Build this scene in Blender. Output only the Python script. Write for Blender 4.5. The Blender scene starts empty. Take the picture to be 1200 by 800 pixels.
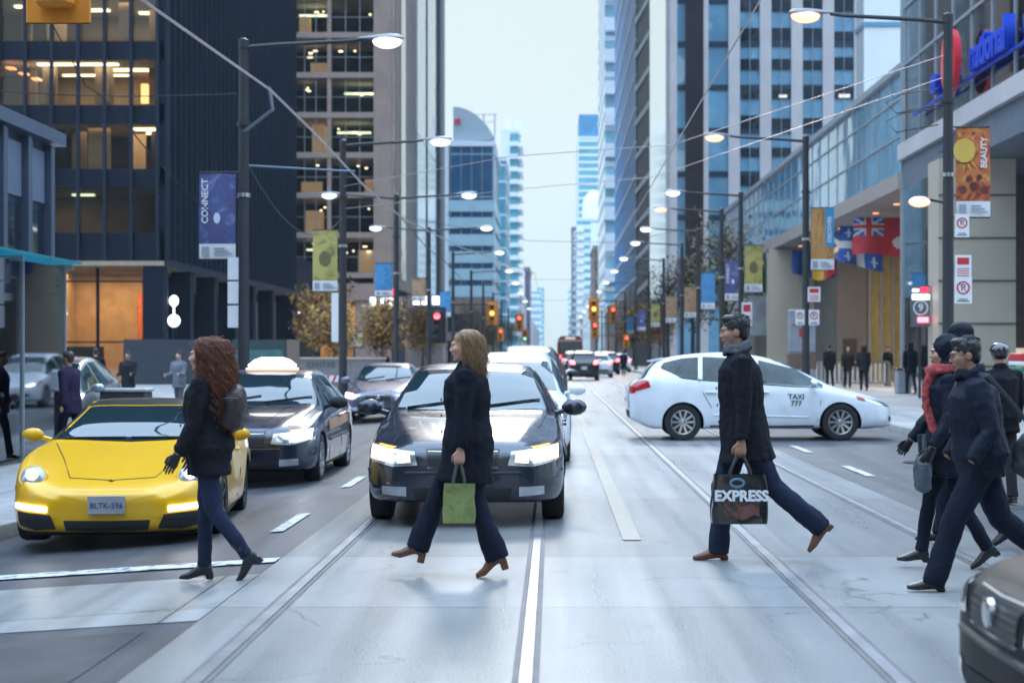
import bpy, bmesh, math, random
from math import sin, cos, pi, sqrt, radians as R
from mathutils import Vector as V, Matrix, noise
from mathutils.bvhtree import BVHTree
random.seed(7)
SC = bpy.context.scene
COL = SC.collection

# ------------------------------------------------------------------ camera, sky, sun, exposure
EYE = 1.55
cd = bpy.data.cameras.new('camera')
cam = bpy.data.objects.new('camera', cd); COL.objects.link(cam)
cam.location = (0, 0, EYE); cam.rotation_euler = (R(90), 0, 0)
cd.lens = 60; cd.sensor_width = 36; cd.shift_x = -48/1200; cd.shift_y = 14/1200
cd.clip_start = .1; cd.clip_end = 6000
cd.dof.use_dof = True; cd.dof.focus_distance = 15; cd.dof.aperture_fstop = 2.4
SC.camera = cam
SUN_EL, SUN_AZ = 31, -3            # degrees above the horizon; degrees left(-) of the street's axis
w = bpy.data.worlds.new('World'); SC.world = w; w.use_nodes = True
nt = w.node_tree; nt.nodes.clear()
wo = nt.nodes.new('ShaderNodeOutputWorld'); bg = nt.nodes.new('ShaderNodeBackground')
sky = nt.nodes.new('ShaderNodeTexSky'); sky.sky_type = 'NISHITA'; sky.sun_disc = False
sky.sun_elevation = R(SUN_EL); sky.sun_rotation = R(SUN_AZ); sky.dust_density = 3; sky.air_density = 1.2
tc = nt.nodes.new('ShaderNodeTexCoord'); sx = nt.nodes.new('ShaderNodeSeparateXYZ')
rp = nt.nodes.new('ShaderNodeValToRGB'); mx = nt.nodes.new('ShaderNodeMix'); mx.data_type = 'RGBA'
# overcast cloud layer: brighter overhead than at the horizon, as a cloudy sky is
rp.color_ramp.elements[0].position = 0.0; rp.color_ramp.elements[0].color = (4.55, 5.5, 5.5, 1)
rp.color_ramp.elements[1].position = 1.0; rp.color_ramp.elements[1].color = (19, 26, 36, 1)
e = rp.color_ramp.elements.new(.20); e.color = (4.15, 5.0, 5.05, 1)
e = rp.color_ramp.elements.new(.38); e.color = (9.5, 11.9, 14, 1)
mx.inputs[0].default_value = .96
nt.links.new(tc.outputs['Generated'], sx.inputs[0]); nt.links.new(sx.outputs['Z'], rp.inputs[0])
nt.links.new(sky.outputs[0], mx.inputs[6]); nt.links.new(rp.outputs[0], mx.inputs[7])
nt.links.new(mx.outputs[2], bg.inputs[0]); bg.inputs[1].default_value = .105
nt.links.new(bg.outputs[0], wo.inputs[0])
sl = bpy.data.lights.new('sun', 'SUN'); so = bpy.data.objects.new('sun', sl); COL.objects.link(so)
sl.energy = .85; sl.angle = R(11); sl.color = (1, .95, .88)
so.rotation_euler = V((sin(R(SUN_AZ))*cos(R(SUN_EL)), cos(R(SUN_AZ))*cos(R(SUN_EL)), sin(R(SUN_EL)))).to_track_quat('Z', 'Y').to_euler()
SC.view_settings.view_transform = 'Standard'; SC.view_settings.look = 'None'
SC.view_settings.exposure = .6; SC.view_settings.gamma = 1; SC.view_settings.use_curve_mapping = False
SC.cycles.use_denoising = True
SC.cycles.max_bounces = 6; SC.cycles.diffuse_bounces = 3; SC.cycles.glossy_bounces = 3
SC.cycles.transmission_bounces = 4; SC.cycles.transparent_max_bounces = 6; SC.cycles.volume_bounces = 0
SC.cycles.caustics_reflective = False; SC.cycles.caustics_refractive = False
SC.cycles.sample_clamp_indirect = 4

# ------------------------------------------------------------------ materials
MATS = {}
def mat(name, c=(.5, .5, .5), rough=.6, metal=0, var=.12, vs=3.0, bump=0, bs=40, coat=0, spec=.5, emit=None, es=0, alpha=1, stain=0):
    if name in MATS: return MATS[name]
    m = bpy.data.materials.new(name); m.use_nodes = True; MATS[name] = m
    t = m.node_tree; b = t.nodes['Principled BSDF']
    b.inputs['Roughness'].default_value = rough; b.inputs['Metallic'].default_value = metal
    b.inputs['Coat Weight'].default_value = coat; b.inputs['Coat Roughness'].default_value = .04
    b.inputs['Specular IOR Level'].default_value = spec
    b.inputs['Base Color'].default_value = (*c, 1)
    if emit:
        b.inputs['Emission Color'].default_value = (*emit, 1); b.inputs['Emission Strength'].default_value = es
    if alpha < 1: b.inputs['Alpha'].default_value = alpha
    tcn = t.nodes.new('ShaderNodeTexCoord')
    if var > 0:
        n = t.nodes.new('ShaderNodeTexNoise'); n.inputs['Scale'].default_value = vs; n.inputs['Detail'].default_value = 6
        n.inputs['Roughness'].default_value = .6
        r = t.nodes.new('ShaderNodeValToRGB')
        r.color_ramp.elements[0].position = .3; r.color_ramp.elements[1].position = .7
        r.color_ramp.elements[0].color = (*[x*(1-var) for x in c], 1)
        r.color_ramp.elements[1].color = (*[min(1, x*(1+var)) for x in c], 1)
        t.links.new(tcn.outputs['Object'], n.inputs['Vector']); t.links.new(n.outputs['Fac'], r.inputs[0])
        t.links.new(r.outputs[0], b.inputs['Base Color'])
        if stain:
            mr = t.nodes.new('ShaderNodeMapRange'); mr.inputs['To Min'].default_value = rough-stain; mr.inputs['To Max'].default_value = rough+stain
            mr.inputs['From Min'].default_value = .35; mr.inputs['From Max'].default_value = .65
            t.links.new(n.outputs['Fac'], mr.inputs['Value']); t.links.new(mr.outputs[0], b.inputs['Roughness'])
    if bump > 0:
        n2 = t.nodes.new('ShaderNodeTexNoise'); n2.inputs['Scale'].default_value = bs; n2.inputs['Detail'].default_value = 4
        bm_ = t.nodes.new('ShaderNodeBump'); bm_.inputs['Strength'].default_value = bump; bm_.inputs['Distance'].default_value = .01
        t.links.new(tcn.outputs['Object'], n2.inputs['Vector']); t.links.new(n2.outputs['Fac'], bm_.inputs['Height'])
        t.links.new(bm_.outputs[0], b.inputs['Normal'])
    return m
def lamp(name, c, s): return mat(name, (.8, .8, .8), .4, var=0, emit=c, es=s)
def paint(name, c, metal=.0, rough=.32): return mat(name, c, rough, metal, var=.10, vs=2.5, coat=.8, spec=.4, stain=.06)
def facade_glass(name, c, rough=.04, ior=2.0, wav=.05, ws=.35):
    """tinted tower glazing: smooth panes that bow a little, so reflections bend"""
    m = mat(name, c, rough, 0, var=.25, vs=.25, spec=.5)
    t = m.node_tree; b = t.nodes['Principled BSDF']; b.inputs['IOR'].default_value = ior
    tcn = t.nodes.new('ShaderNodeTexCoord'); n = t.nodes.new('ShaderNodeTexNoise'); n.inputs['Scale'].default_value = ws
    n.inputs['Detail'].default_value = 1
    bu = t.nodes.new('ShaderNodeBump'); bu.inputs['Strength'].default_value = 1; bu.inputs['Distance'].default_value = wav
    t.links.new(tcn.outputs['Object'], n.inputs['Vector']); t.links.new(n.outputs['Fac'], bu.inputs['Height'])
    t.links.new(bu.outputs[0], b.inputs['Normal'])
    return m
def clear_glass(name, tint=(.8, .9, .95), a=.25):
    """pane you look through: mostly transparent with a mirror-like sheen"""
    if name in MATS: return MATS[name]
    m = bpy.data.materials.new(name); m.use_nodes = True; MATS[name] = m
    t = m.node_tree; t.nodes.clear()
    o = t.nodes.new('ShaderNodeOutputMaterial'); tr = t.nodes.new('ShaderNodeBsdfTransparent'); g = t.nodes.new('ShaderNodeBsdfGlossy')
    f = t.nodes.new('ShaderNodeFresnel'); f.inputs[0].default_value = 1.5; mxs = t.nodes.new('ShaderNodeMixShader')
    ma = t.nodes.new('ShaderNodeMath'); ma.operation = 'MULTIPLY_ADD'; ma.inputs[1].default_value = 1; ma.inputs[2].default_value = a; ma.use_clamp = True
    tr.inputs[0].default_value = (*tint, 1); g.inputs['Roughness'].default_value = .03; g.inputs[0].default_value = (.9, .95, 1, 1)
    t.links.new(f.outputs[0], ma.inputs[0]); t.links.new(ma.outputs[0], mxs.inputs[0])
    t.links.new(tr.outputs[0], mxs.inputs[1]); t.links.new(g.outputs[0], mxs.inputs[2]); t.links.new(mxs.outputs[0], o.inputs[0])
    return m

# ------------------------------------------------------------------ mesh helpers
def lerp(a, b, t): return a + (b-a)*t
def P(px, py, d):
    """the point seen at pixel (px,py) of the 1200x800 photograph at distance d along the street"""
    return V(((px-648)*d/2000, d, EYE+(414-py)*d/2000))
class MB:
    def __init__(s): s.v = []; s.f = []; s.m = []
    def add(s, vs, fs, m=0):
        o = len(s.v); s.v += [V(p) for p in vs]
        for f in fs: s.f.append(tuple(i+o for i in f)); s.m.append(m)
        return s
    def box(s, x0, y0, z0, x1, y1, z1, m=0):
        x0, x1 = min(x0, x1), max(x0, x1); y0, y1 = min(y0, y1), max(y0, y1); z0, z1 = min(z0, z1), max(z0, z1)
        return s.add([(x0,y0,z0),(x1,y0,z0),(x1,y1,z0),(x0,y1,z0),(x0,y0,z1),(x1,y0,z1),(x1,y1,z1),(x0,y1,z1)],
              [(3,2,1,0),(4,5,6,7),(0,1,5,4),(1,2,6,5),(2,3,7,6),(3,0,4,7)], m)
    def cbox(s, c, size, m=0, b=0):
        """box by centre and size, edges chamfered by b"""
        if not b: return s.box(*[c[i]-size[i]/2 for i in range(3)], *[c[i]+size[i]/2 for i in range(3)], m)
        hx, hy, hz = [q/2 for q in size]; rings = []
        for z, k in ((-hz, b), (-hz+b, 0), (hz-b, 0), (hz, b)):
            x, y = hx-k, hy-k; q = b
            rings.append([V((c[0]+a, c[1]+e_, c[2]+z)) for a, e_ in ((-x+q,-y),(x-q,-y),(x,-y+q),(x,y-q),(x-q,y),(-x+q,y),(-x,y-q),(-x,-y+q))])
        return s.loft(rings, m=m)
    def quad(s, a, b, c, d, m=0): return s.add([a, b, c, d], [(0, 1, 2, 3)], m)
    def loft(s, rings, closed=True, cap=True, m=0):
        n = len(rings[0]); vs = [p for r in rings for p in r]; fs = []
        for i in range(len(rings)-1):
            for j in range(n if closed else n-1):
                k = (j+1) % n
                fs.append((i*n+j, i*n+k, (i+1)*n+k, (i+1)*n+j))
        if cap and closed: fs.append(tuple(range(n-1, -1, -1))); fs.append(tuple(range((len(rings)-1)*n, len(rings)*n)))
        return s.add(vs, fs, m)
    def tube(s, pts, r, n=8, cap=True, m=0, up=None):
        """tube through pts; r is a number or one per point (number or (ra, rb))"""
        pts = [V(p) for p in pts]
        rs = r if isinstance(r, (list,)) else [r]*len(pts)
        t0 = (pts[1]-pts[0]).normalized()
        a = V(up) if up else (V((0,0,1)) if abs(t0.z) < .9 else V((1,0,0)))
        rings = []
        for i, p in enumerate(pts):
            t = (pts[min(i+1, len(pts)-1)]-pts[max(i-1, 0)])
            t = t.normalized() if t.length > 1e-9 else t0
            a = a-t*a.dot(t)
            a = a.normalized() if a.length > 1e-6 else t.orthogonal().normalized()
            b = t.cross(a); ra, rb = rs[i] if isinstance(rs[i], tuple) else (rs[i], rs[i])
            rings.append([p+a*(ra*cos(2*pi*k/n))+b*(rb*sin(2*pi*k/n)) for k in range(n)])
        return s.loft(rings, True, cap, m)
    def lathe(s, prof, n=16, c=(0,0,0), axis='z', m=0):
        rings = []
        for r, z in prof:
            rg = []
            for k in range(n):
                a = 2*pi*k/n; x, y = r*cos(a), r*sin(a)
                rg.append(V(c)+(V((x, y, z)) if axis == 'z' else V((z, x, y)) if axis == 'x' else V((y, z, x))))
            rings.append(rg)
        return s.loft(rings, True, True, m)
    def ell(s, c, r, n=12, rot=None, m=0):
        r = r if isinstance(r, (tuple, list)) else (r, r, r); rings = []
        for i in range(n//2+1):
            th = pi*i/(n//2); th = min(max(th, .02), pi-.02); rg = []
            for k in range(n):
                p = V((r[0]*sin(th)*cos(2*pi*k/n), r[1]*sin(th)*sin(2*pi*k/n), -r[2]*cos(th)))
                rg.append(V(c)+(rot @ p if rot else p))
            rings.append(rg)
        return s.loft(rings, True, True, m)
    def prism(s, poly, axis, a0, a1, m=0):
        """poly of 2-D points extruded along axis from a0 to a1"""
        def mk(p, a): return V((a, p[0], p[1])) if axis == 'x' else V((p[0], a, p[1])) if axis == 'y' else V((p[0], p[1], a))
        return s.loft([[mk(p, a0) for p in poly], [mk(p, a1) for p in poly]], True, True, m)
    def mesh(s, me, M=None, m=0):
        o = [M @ v.co if M else v.co.copy() for v in me.vertices]
        return s.add(o, [tuple(p.vertices) for p in me.polygons], m)
    def xf(s, M): s.v = [M @ p for p in s.v]; return s
    def build(s, name, mats, parent=None, smooth=True, ang=38):
        me = bpy.data.meshes.new(name); me.from_pydata([tuple(p) for p in s.v], [], s.f); me.validate()
        mats = mats if isinstance(mats, (list, tuple)) else [mats]
        for q in mats: me.materials.append(q)
        if len(mats) > 1 and len(me.polygons) == len(s.m): me.polygons.foreach_set('material_index', s.m)
        b = bmesh.new(); b.from_mesh(me); bmesh.ops.recalc_face_normals(b, faces=b.faces); b.to_mesh(me); b.free()
        if smooth:
            me.polygons.foreach_set('use_smooth', [True]*len(me.polygons)); me.set_sharp_from_angle(angle=R(ang))
        return link(name, me, parent)
def link(name, me, parent=None):
    o = bpy.data.objects.new(name, me); COL.objects.link(o)
    if parent: o.parent = parent
    return o
def thing(name, label, cat, loc=(0,0,0), rz=0, group=None):
    o = bpy.data.objects.new(name, None); COL.objects.link(o); o.empty_display_size = .2
    o.location = loc; o.rotation_euler = (0, 0, R(rz)); return tag(o, label, cat, group)
def tag(o, label, cat, group=None):
    o['label'] = label; o['category'] = cat
    if group: o['group'] = group
    return o
def struct(o): o['kind'] = 'structure'; return o
def stuff(o): o['kind'] = 'stuff'; return o
def copy_tree(o, parent=None):
    c = o.copy(); COL.objects.link(c)
    if parent: c.parent = parent
    for ch in list(o.children): copy_tree(ch, c)
    return c
def place(proto, first, loc, rz, label, group=None):
    o = proto if first else copy_tree(proto)
    o.location = loc; o.rotation_euler = (0, 0, R(rz)); o['label'] = label
    if group: o['group'] = group
    return o
BENCH = bpy.data.scenes.new('bench')       # empty side scene where modifiers are worked out, removed at the end
def temp_obj(me):
    o = bpy.data.objects.new('temp', me); BENCH.collection.objects.link(o); return o
def bake(o):
    if o.name not in BENCH.collection.objects: BENCH.collection.objects.link(o)
    with bpy.context.temp_override(scene=BENCH, view_layer=BENCH.view_layers[0]): dg = bpy.context.evaluated_depsgraph_get()
    dg.update()
    me = bpy.data.meshes.new_from_object(o.evaluated_get(dg)); bpy.data.objects.remove(o); return me
def fuse(mb, voxel, it=3, fac=.5):
    """one continuous skin round everything in mb"""
    me = bpy.data.meshes.new('fuse'); me.from_pydata([tuple(p) for p in mb.v], [], mb.f)
    b = bmesh.new(); b.from_mesh(me); bmesh.ops.recalc_face_normals(b, faces=b.faces); b.to_mesh(me); b.free()
    o = temp_obj(me); r = o.modifiers.new('r', 'REMESH'); r.mode = 'VOXEL'; r.voxel_size = voxel
    if it: sm = o.modifiers.new('s', 'SMOOTH'); sm.iterations = it; sm.factor = fac
    out = bake(o); bpy.data.meshes.remove(me); return out
def skin(name, me, mats, parent=None):
    mats = mats if isinstance(mats, (list, tuple)) else [mats]
    me.materials.clear()
    for q in mats: me.materials.append(q)
    me.polygons.foreach_set('use_smooth', [True]*len(me.polygons)); me.name = name
    return link(name, me, parent)
def text_mesh(s, size, extrude=.0, align='CENTER', bold=0):
    cu = bpy.data.curves.new('txt', 'FONT'); cu.body = s; cu.size = size; cu.extrude = extrude; cu.align_x = align; cu.align_y = 'CENTER'
    cu.offset = bold; cu.resolution_u = 3
    o = bpy.data.objects.new('txt', cu); me = bake(o); bpy.data.curves.remove(cu); return me
def text(s, size, m, parent, M, name='lettering', extrude=.002, bold=0, align='CENTER'):
    me = text_mesh(s, size, extrude, align, bold); me.transform(M); me.materials.clear(); me.materials.append(m); me.name = name
    return link(name, me, parent)
FACE_CAM = Matrix.Rotation(R(90), 4, 'X')           # text plane turned upright, readable from -Y
def T(x, y, z): return Matrix.Translation((x, y, z))
def pchip(knots, x):
    """smooth monotone interpolation through (x, y) knots"""
    ks = knots; n = len(ks)
    if x <= ks[0][0]: return ks[0][1]
    if x >= ks[-1][0]: return ks[-1][1]
    d = [(ks[i+1][1]-ks[i][1])/(ks[i+1][0]-ks[i][0]) for i in range(n-1)]
    def m(i):
        if i == 0: return d[0]
        if i == n-1: return d[-1]
        if d[i-1]*d[i] <= 0: return 0
        return 2*d[i-1]*d[i]/(d[i-1]+d[i])
    for i in range(n-1):
        if x <= ks[i+1][0]:
            h = ks[i+1][0]-ks[i][0]; t = (x-ks[i][0])/h
            return (2*t**3-3*t*t+1)*ks[i][1]+(t**3-2*t*t+t)*h*m(i)+(-2*t**3+3*t*t)*ks[i+1][1]+(t**3-t*t)*h*m(i+1)

black = mat('black_rubber', (.012, .012, .014), .75, var=.2)
dark = mat('dark_plastic', (.02, .021, .024), .45, var=.1)
chrome = mat('chrome', (.75, .76, .78), .12, 1, var=.03)
alu = mat('brushed_aluminium', (.55, .56, .58), .3, 1, var=.06)
car_glass = mat('car_glass', (.006, .020, .026), .02, 0, var=0, spec=.6)
wind_glass = mat('windshield_glass', (.006, .022, .028), .02, 0, var=0, spec=.9, coat=.5)
white_paint = mat('white_sign', (.75, .76, .78), .5, var=.05)
red_sign = mat('red_sign', (.55, .03, .04), .5, var=.05)
pole_mat = mat('dark_pole_paint', (.022, .023, .028), .5, var=.25, vs=2)
wire_mat = mat('wire_metal', (.05, .045, .05), .45, .6, var=.1)
warm_lamp = lamp('lamp_warm', (1, .36, .12), 1.45)
cool_lamp = lamp('lamp_cool', (.82, .76, 1), 2)
pale_lamp = lamp('lamp_pale', (.9, .95, 1), 1.3)
red_lamp = lamp('lamp_red', (1, .05, .06), 3.5)
amber_lamp = lamp('lamp_amber', (1, .38, .05), 4)
green_lamp = lamp('lamp_green', (.1, 1, .6), 2.5)
# ------------------------------------------------------------------ ground, street, rails, markings
KL, KR = -5.15, 6.75                # kerb lines
def gz(x):
    """road level: the carriageway falls from the tram tracks to the left kerb"""
    return -.2*min(1, max(0, (-2.05-x)/(-2.05-KL)))
def slab_mat(name, c, pitch, rough, xoff=0, xp=0, var=.1, ibr=.25):
    """cast concrete with joints across (every pitch metres) and along (every xp), each panel its own tone"""
    m = mat(name, c, rough, 0, var=var, vs=.9, spec=.5)
    t = m.node_tree; b = t.nodes['Principled BSDF']; src = b.inputs['Base Color'].links[0].from_socket
    L = t.links
    def N(k, **kw):
        n = t.nodes.new(k)
        for a, v in kw.items(): setattr(n, a, v)
        return n
    def M(op, a, bb):
        n = N('ShaderNodeMath', operation=op)
        for i, q in enumerate((a, bb)):
            if hasattr(q, 'links'): L.new(q, n.inputs[i])
            else: n.inputs[i].default_value = q
        return n.outputs[0]
    tcn = N('ShaderNodeTexCoord'); sp = N('ShaderNodeSeparateXYZ'); L.new(tcn.outputs['Object'], sp.inputs[0])
    yy = M('DIVIDE', sp.outputs['Y'], pitch); fr = M('FRACT', yy, 0); joint = M('LESS_THAN', fr, .022/pitch)
    if xp:
        xx = M('DIVIDE', M('ADD', sp.outputs['X'], xoff), xp); j2 = M('LESS_THAN', M('FRACT', xx, 0), .02/xp); joint = M('MAXIMUM', joint, j2)
    else: xx = M('MULTIPLY', sp.outputs['X'], 0)
    wn = N('ShaderNodeTexWhiteNoise', noise_dimensions='2D'); cb = N('ShaderNodeCombineXYZ')
    L.new(M('FLOOR', xx, 0), cb.inputs[0]); L.new(M('FLOOR', yy, 0), cb.inputs[1]); L.new(cb.outputs[0], wn.inputs['Vector'])
    tone = M('ADD', M('MULTIPLY', wn.outputs['Value'], .30), .80)
    big = N('ShaderNodeTexNoise'); big.inputs['Scale'].default_value = .5; big.inputs['Detail'].default_value = 8; L.new(tcn.outputs['Object'], big.inputs['Vector'])
    # tyre wear and drips stretched along the street
    mp = N('ShaderNodeMapping'); mp.inputs['Scale'].default_value = (3.2, .12, 1); L.new(tcn.outputs['Object'], mp.inputs['Vector'])
    st = N('ShaderNodeTexNoise'); st.inputs['Scale'].default_value = 1.2; st.inputs['Detail'].default_value = 6; L.new(mp.outputs[0], st.inputs['Vector'])
    tone = M('MULTIPLY', tone, M('ADD', M('MULTIPLY', st.outputs['Fac'], .7), .62))
    tone = M('MULTIPLY', tone, M('SUBTRACT', 1, M('MULTIPLY', joint, .7)))
    wp = N('ShaderNodeTexNoise'); wp.inputs['Scale'].default_value = 1.3; wp.inputs['Detail'].default_value = 4; L.new(tcn.outputs['Object'], wp.inputs['Vector'])
    ad = N('ShaderNodeVectorMath', operation='ADD'); L.new(tcn.outputs['Object'], ad.inputs[0]); L.new(wp.outputs['Color'], ad.inputs[1])
    vo = N('ShaderNodeTexVoronoi', feature='DISTANCE_TO_EDGE'); vo.inputs['Scale'].default_value = .33; L.new(ad.outputs[0], vo.inputs['Vector'])
    crack = M('MULTIPLY', M('LESS_THAN', vo.outputs['Distance'], .0035), M('GREATER_THAN', big.outputs['Fac'], .5))
    sp_ = N('ShaderNodeTexVoronoi'); sp_.inputs['Scale'].default_value = 1.6; L.new(tcn.outputs['Object'], sp_.inputs['Vector'])
    spot = M('MULTIPLY', M('LESS_THAN', M('ADD', sp_.outputs['Distance'], M('MULTIPLY', wp.outputs['Fac'], .25)), .19), .22)
    tone = M('MULTIPLY', tone, M('SUBTRACT', 1, M('MAXIMUM', M('MULTIPLY', crack, .4), spot)))
    tone = M('MULTIPLY', tone, M('ADD', M('MULTIPLY', big.outputs['Fac'], .3), .85))
    mu = N('ShaderNodeMix', data_type='RGBA', blend_type='MULTIPLY'); mu.inputs[0].default_value = 1
    L.new(src, mu.inputs[6]); L.new(tone, mu.inputs[7]); L.new(mu.outputs[2], b.inputs['Base Color'])
    ro = M('ADD', M('MULTIPLY', M('SUBTRACT', st.outputs['Fac'], .5), ibr), rough); L.new(ro, b.inputs['Roughness'])
    gr = N('ShaderNodeTexNoise'); gr.inputs['Scale'].default_value = 60; gr.inputs['Detail'].default_value = 3; L.new(tcn.outputs['Object'], gr.inputs['Vector'])
    bp = N('ShaderNodeBump'); tone2 = M('ADD', M('MULTIPLY', gr.outputs['Fac'], .5), .75); L.new(M('MULTIPLY', tone, tone2), mu.inputs[7])
    bp.inputs['Strength'].default_value = .5; bp.inputs['Distance'].default_value = .004
    L.new(gr.outputs['Fac'], bp.inputs['Height']); L.new(bp.outputs[0], b.inputs['Normal'])
    return m
track_mat = slab_mat('track_concrete', (.235, .24, .24), 2.6, .30, ibr=.18)
walk_mat = slab_mat('sidewalk_concrete', (.33, .335, .34), 1.6, .5, 0, 1.6)
band_mat = slab_mat('crossing_concrete', (.31, .315, .315), 2.6, .32, .4, 1.9, ibr=.3)
asphalt = slab_mat('asphalt', (.06, .064, .074), 400, .4, ibr=.24, var=.25)
asphalt.node_tree.nodes['Principled BSDF'].inputs['Specular IOR Level'].default_value = .6
kerb_mat = mat('kerb_stone', (.3, .3, .3), .6, var=.2, bump=.3)
def worn_paint(name, paint_c, under, keep, sc=9):
    m = mat(name, paint_c, .45, var=.2, vs=sc); r = [n for n in m.node_tree.nodes if n.type == 'VALTORGB'][0]; r.color_ramp.elements[0].color = (*under, 1); r.color_ramp.elements[1].color = (*paint_c, 1)
    r.color_ramp.elements[0].position = keep; r.color_ramp.elements[1].position = keep+.1; return m
mark_mat = worn_paint('road_marking_paint', (.52, .54, .56), (.12, .125, .13), .38)
worn_mark = worn_paint('worn_marking_paint', (.34, .345, .35), (.235, .24, .24), .46)
ymark = worn_paint('centre_line_paint', (.21, .205, .175), (.17, .17, .165), .40, 5)
rail_mat = mat('rail_steel', (.42, .43, .46), .3, .7, var=.25, vs=3)
groove_mat = mat('rail_groove', (.09, .09, .1), .6, var=.3)
def sheet(name, m, x0, y0, x1, y1, z, nx=1, ny=1):
    o = MB(); xs = sorted({x0, x1} | {x for x in (-2.05, KL) if x0 < x < x1 and z > -.02})
    g = gz if z > -.02 else (lambda x: -.3)
    for a, b in zip(xs, xs[1:]): o.quad((a, y0, z+g(a)), (b, y0, z+g(b)), (b, y1, z+g(b)), (a, y1, z+g(a)))
    return struct(o.build(name, m, smooth=False))
sheet('ground', mat('far_ground', (.16, .165, .17), .8, var=.2, vs=.02), -2500, -300, 2500, 3500, -.02)
sheet('road', asphalt, -90, -25, 90, 16, 0)
sheet('road', asphalt, KL-.3, 16, KR+.3, 1600, 0)
sheet('track_bed', track_mat, -2.05, -25, 3.6, 1600, .004)
sheet('crosswalk', band_mat, -11, 9.9, -2.06, 12.0, .004)
sheet('crosswalk', band_mat, 3.61, 10.47, 11, 13.0, .004)
for x in (-1.68, -.13, 1.64, 3.12):
    sheet('tram_rail_groove', groove_mat, x-.065, -25, x+.065, 1200, .008)
    r = MB(); r.prism([(x-.036, .009), (x+.036, .009), (x+.031, .016), (x-.031, .016)], 'y', -25, 1200); struct(r.build('tram_rail', rail_mat))
def line(name, x0, y0, x1, y1, m=mark_mat, z=.012): return sheet(name, m, x0, y0, x1, y1, z)
line('road_marking', -9, 12.62, -2.06, 12.9)
line('road_marking', .58, 14.1, .73, 500, ymark)
for k in range(60):
    line('road_marking', -2.49, 15.0+5*k, -2.37, 16.7+5*k)
    line('road_marking', 3.94, 16.3+5.15*k, 4.06, 18.2+5.15*k)
for i in range(3):                                    # utility cuts and patches in the asphalt
    sheet('road_patch', mat('patch_asphalt', (.045, .046, .05), .55, var=.3), *[(-4.4, 22, -3.1, 24.4), (4.6, 17, 5.6, 21), (-3.2, 8.1, -2.3, 9.6)][i], .004)
# sidewalks with rounded corners and a kerb
def walk(sx, xk, y0, xo):
    r = 3.0; q = [(xk+sx*r-sx*r*cos(a), y0+r-r*sin(a)) for a in [R(10*i) for i in range(10)]]
    poly = [(xk, 1600)] + q + [(xo, y0), (xo, 1600)]
    s = MB(); s.prism(poly, 'z', -.3, .13+gz(xk)); struct(s.build('sidewalk', walk_mat, smooth=False))
    k = MB(); edge = [(xk, 1600), (xk, 200), (xk, 80)] + q + [(xo, y0)]
    ins = [(xk+sx*.16, 1600), (xk+sx*.16, 200), (xk+sx*.16, 80)] + [(xk+sx*r-sx*(r-.16)*cos(a), y0+r-(r-.16)*sin(a)) for a in [R(10*i) for i in range(10)]] + [(xo, y0+.16)]
    rings = []
    for e, i in zip(edge, ins):
        o = V((e[0]-i[0], e[1]-i[1], 0)).normalized()*.012
        rings.append([V((e[0]+o.x, e[1]+o.y, -.09)), V((e[0]+o.x, e[1]+o.y, .12)), V((e[0], e[1], .136)), V((i[0], i[1], .136)), V((i[0], i[1], .0))])
    k.loft(rings).xf(T(0, 0, gz(xk))); struct(k.build('kerb', kerb_mat))
walk(-1, KL, 13.6, -90); walk(1, KR, 14.2, 90)
WZ = .13; WL = .13+gz(KL)
for (x, y) in ((-3.9, 18.5), (5.3, 24.2), (2.4, 8.6)):
    m_ = MB(); m_.lathe([(.33, .004), (.33, .013), (.29, .013), (.285, .01), (.0, .01)], 28, (x, y, gz(x)+.004)); o = m_.build('manhole_cover', mat('cast_iron', (.06, .06, .065), .5, .7, var=.3, bump=.5, bs=30)); struct(o)

# ------------------------------------------------------------------ buildings
black_steel = mat('black_steel', (.008, .012, .024), .55, 0, var=.15, vs=.6, spec=.12)
fin_steel = mat('fin_steel', (.011, .016, .030), .5, 0, var=.15, vs=.6, spec=.2)
stone_warm = mat('stone_warm', (.46, .335, .28), .6, var=.16, vs=.5, bump=.2)
stone_grey = mat('stone_grey', (.56, .52, .53), .55, var=.1, vs=.4, bump=.2)
stone_tan = mat('stone_tan', (.50, .44, .35), .5, var=.08, vs=.5, bump=.15)
travertine = mat('travertine', (.5, .36, .2), .5, var=.22, vs=1.2)
white_clad = mat('white_cladding', (.72, .76, .8), .4, var=.06, vs=.2)
glass_blue = facade_glass('glass_blue', (.05, .22, .40), .25, 1.2, .02); glass_blue.node_tree.nodes['Principled BSDF'].inputs['Specular IOR Level'].default_value = .06
glass_pale = facade_glass('glass_pale', (.26, .46, .54), .08, 1.6, .02)
glass_dark = facade_glass('glass_dark', (.012, .02, .03), .03, 1.7)
glass_teal = facade_glass('glass_teal', (.10, .36, .46), .08, 1.6, .02)
glass_sky = facade_glass('glass_sky', (.16, .36, .52), .02, 2.4, .22, .3)
pane = clear_glass('office_pane', (.92, .88, .8), .0)
steel_pale = mat('pale_steel', (.45, .5, .55), .35, .5, var=.08)
inner_wall = mat('office_wall', (.22, .19, .15), .8, var=.25, vs=.6)
inner_dark = mat('office_dark', (.03, .035, .045), .8, var=.3, vs=.5)
lit_ceiling = lamp('lit_ceiling', (1, .86, .6), 2.6)
lit_green = lamp('lit_ceiling_green', (.8, 1, .75), 1.3)
lit_orange = lamp('lit_orange', (1, .45, .1), 1.6)
lit_soft = lamp('lit_soft', (1, .62, .26), .16)
lit_room = lamp('lit_room', (1, .75, .42), .35)
MAT_DARKBROWN = mat('dark_brown_panel', (.06, .045, .04), .5, var=.2, vs=.5)

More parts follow.
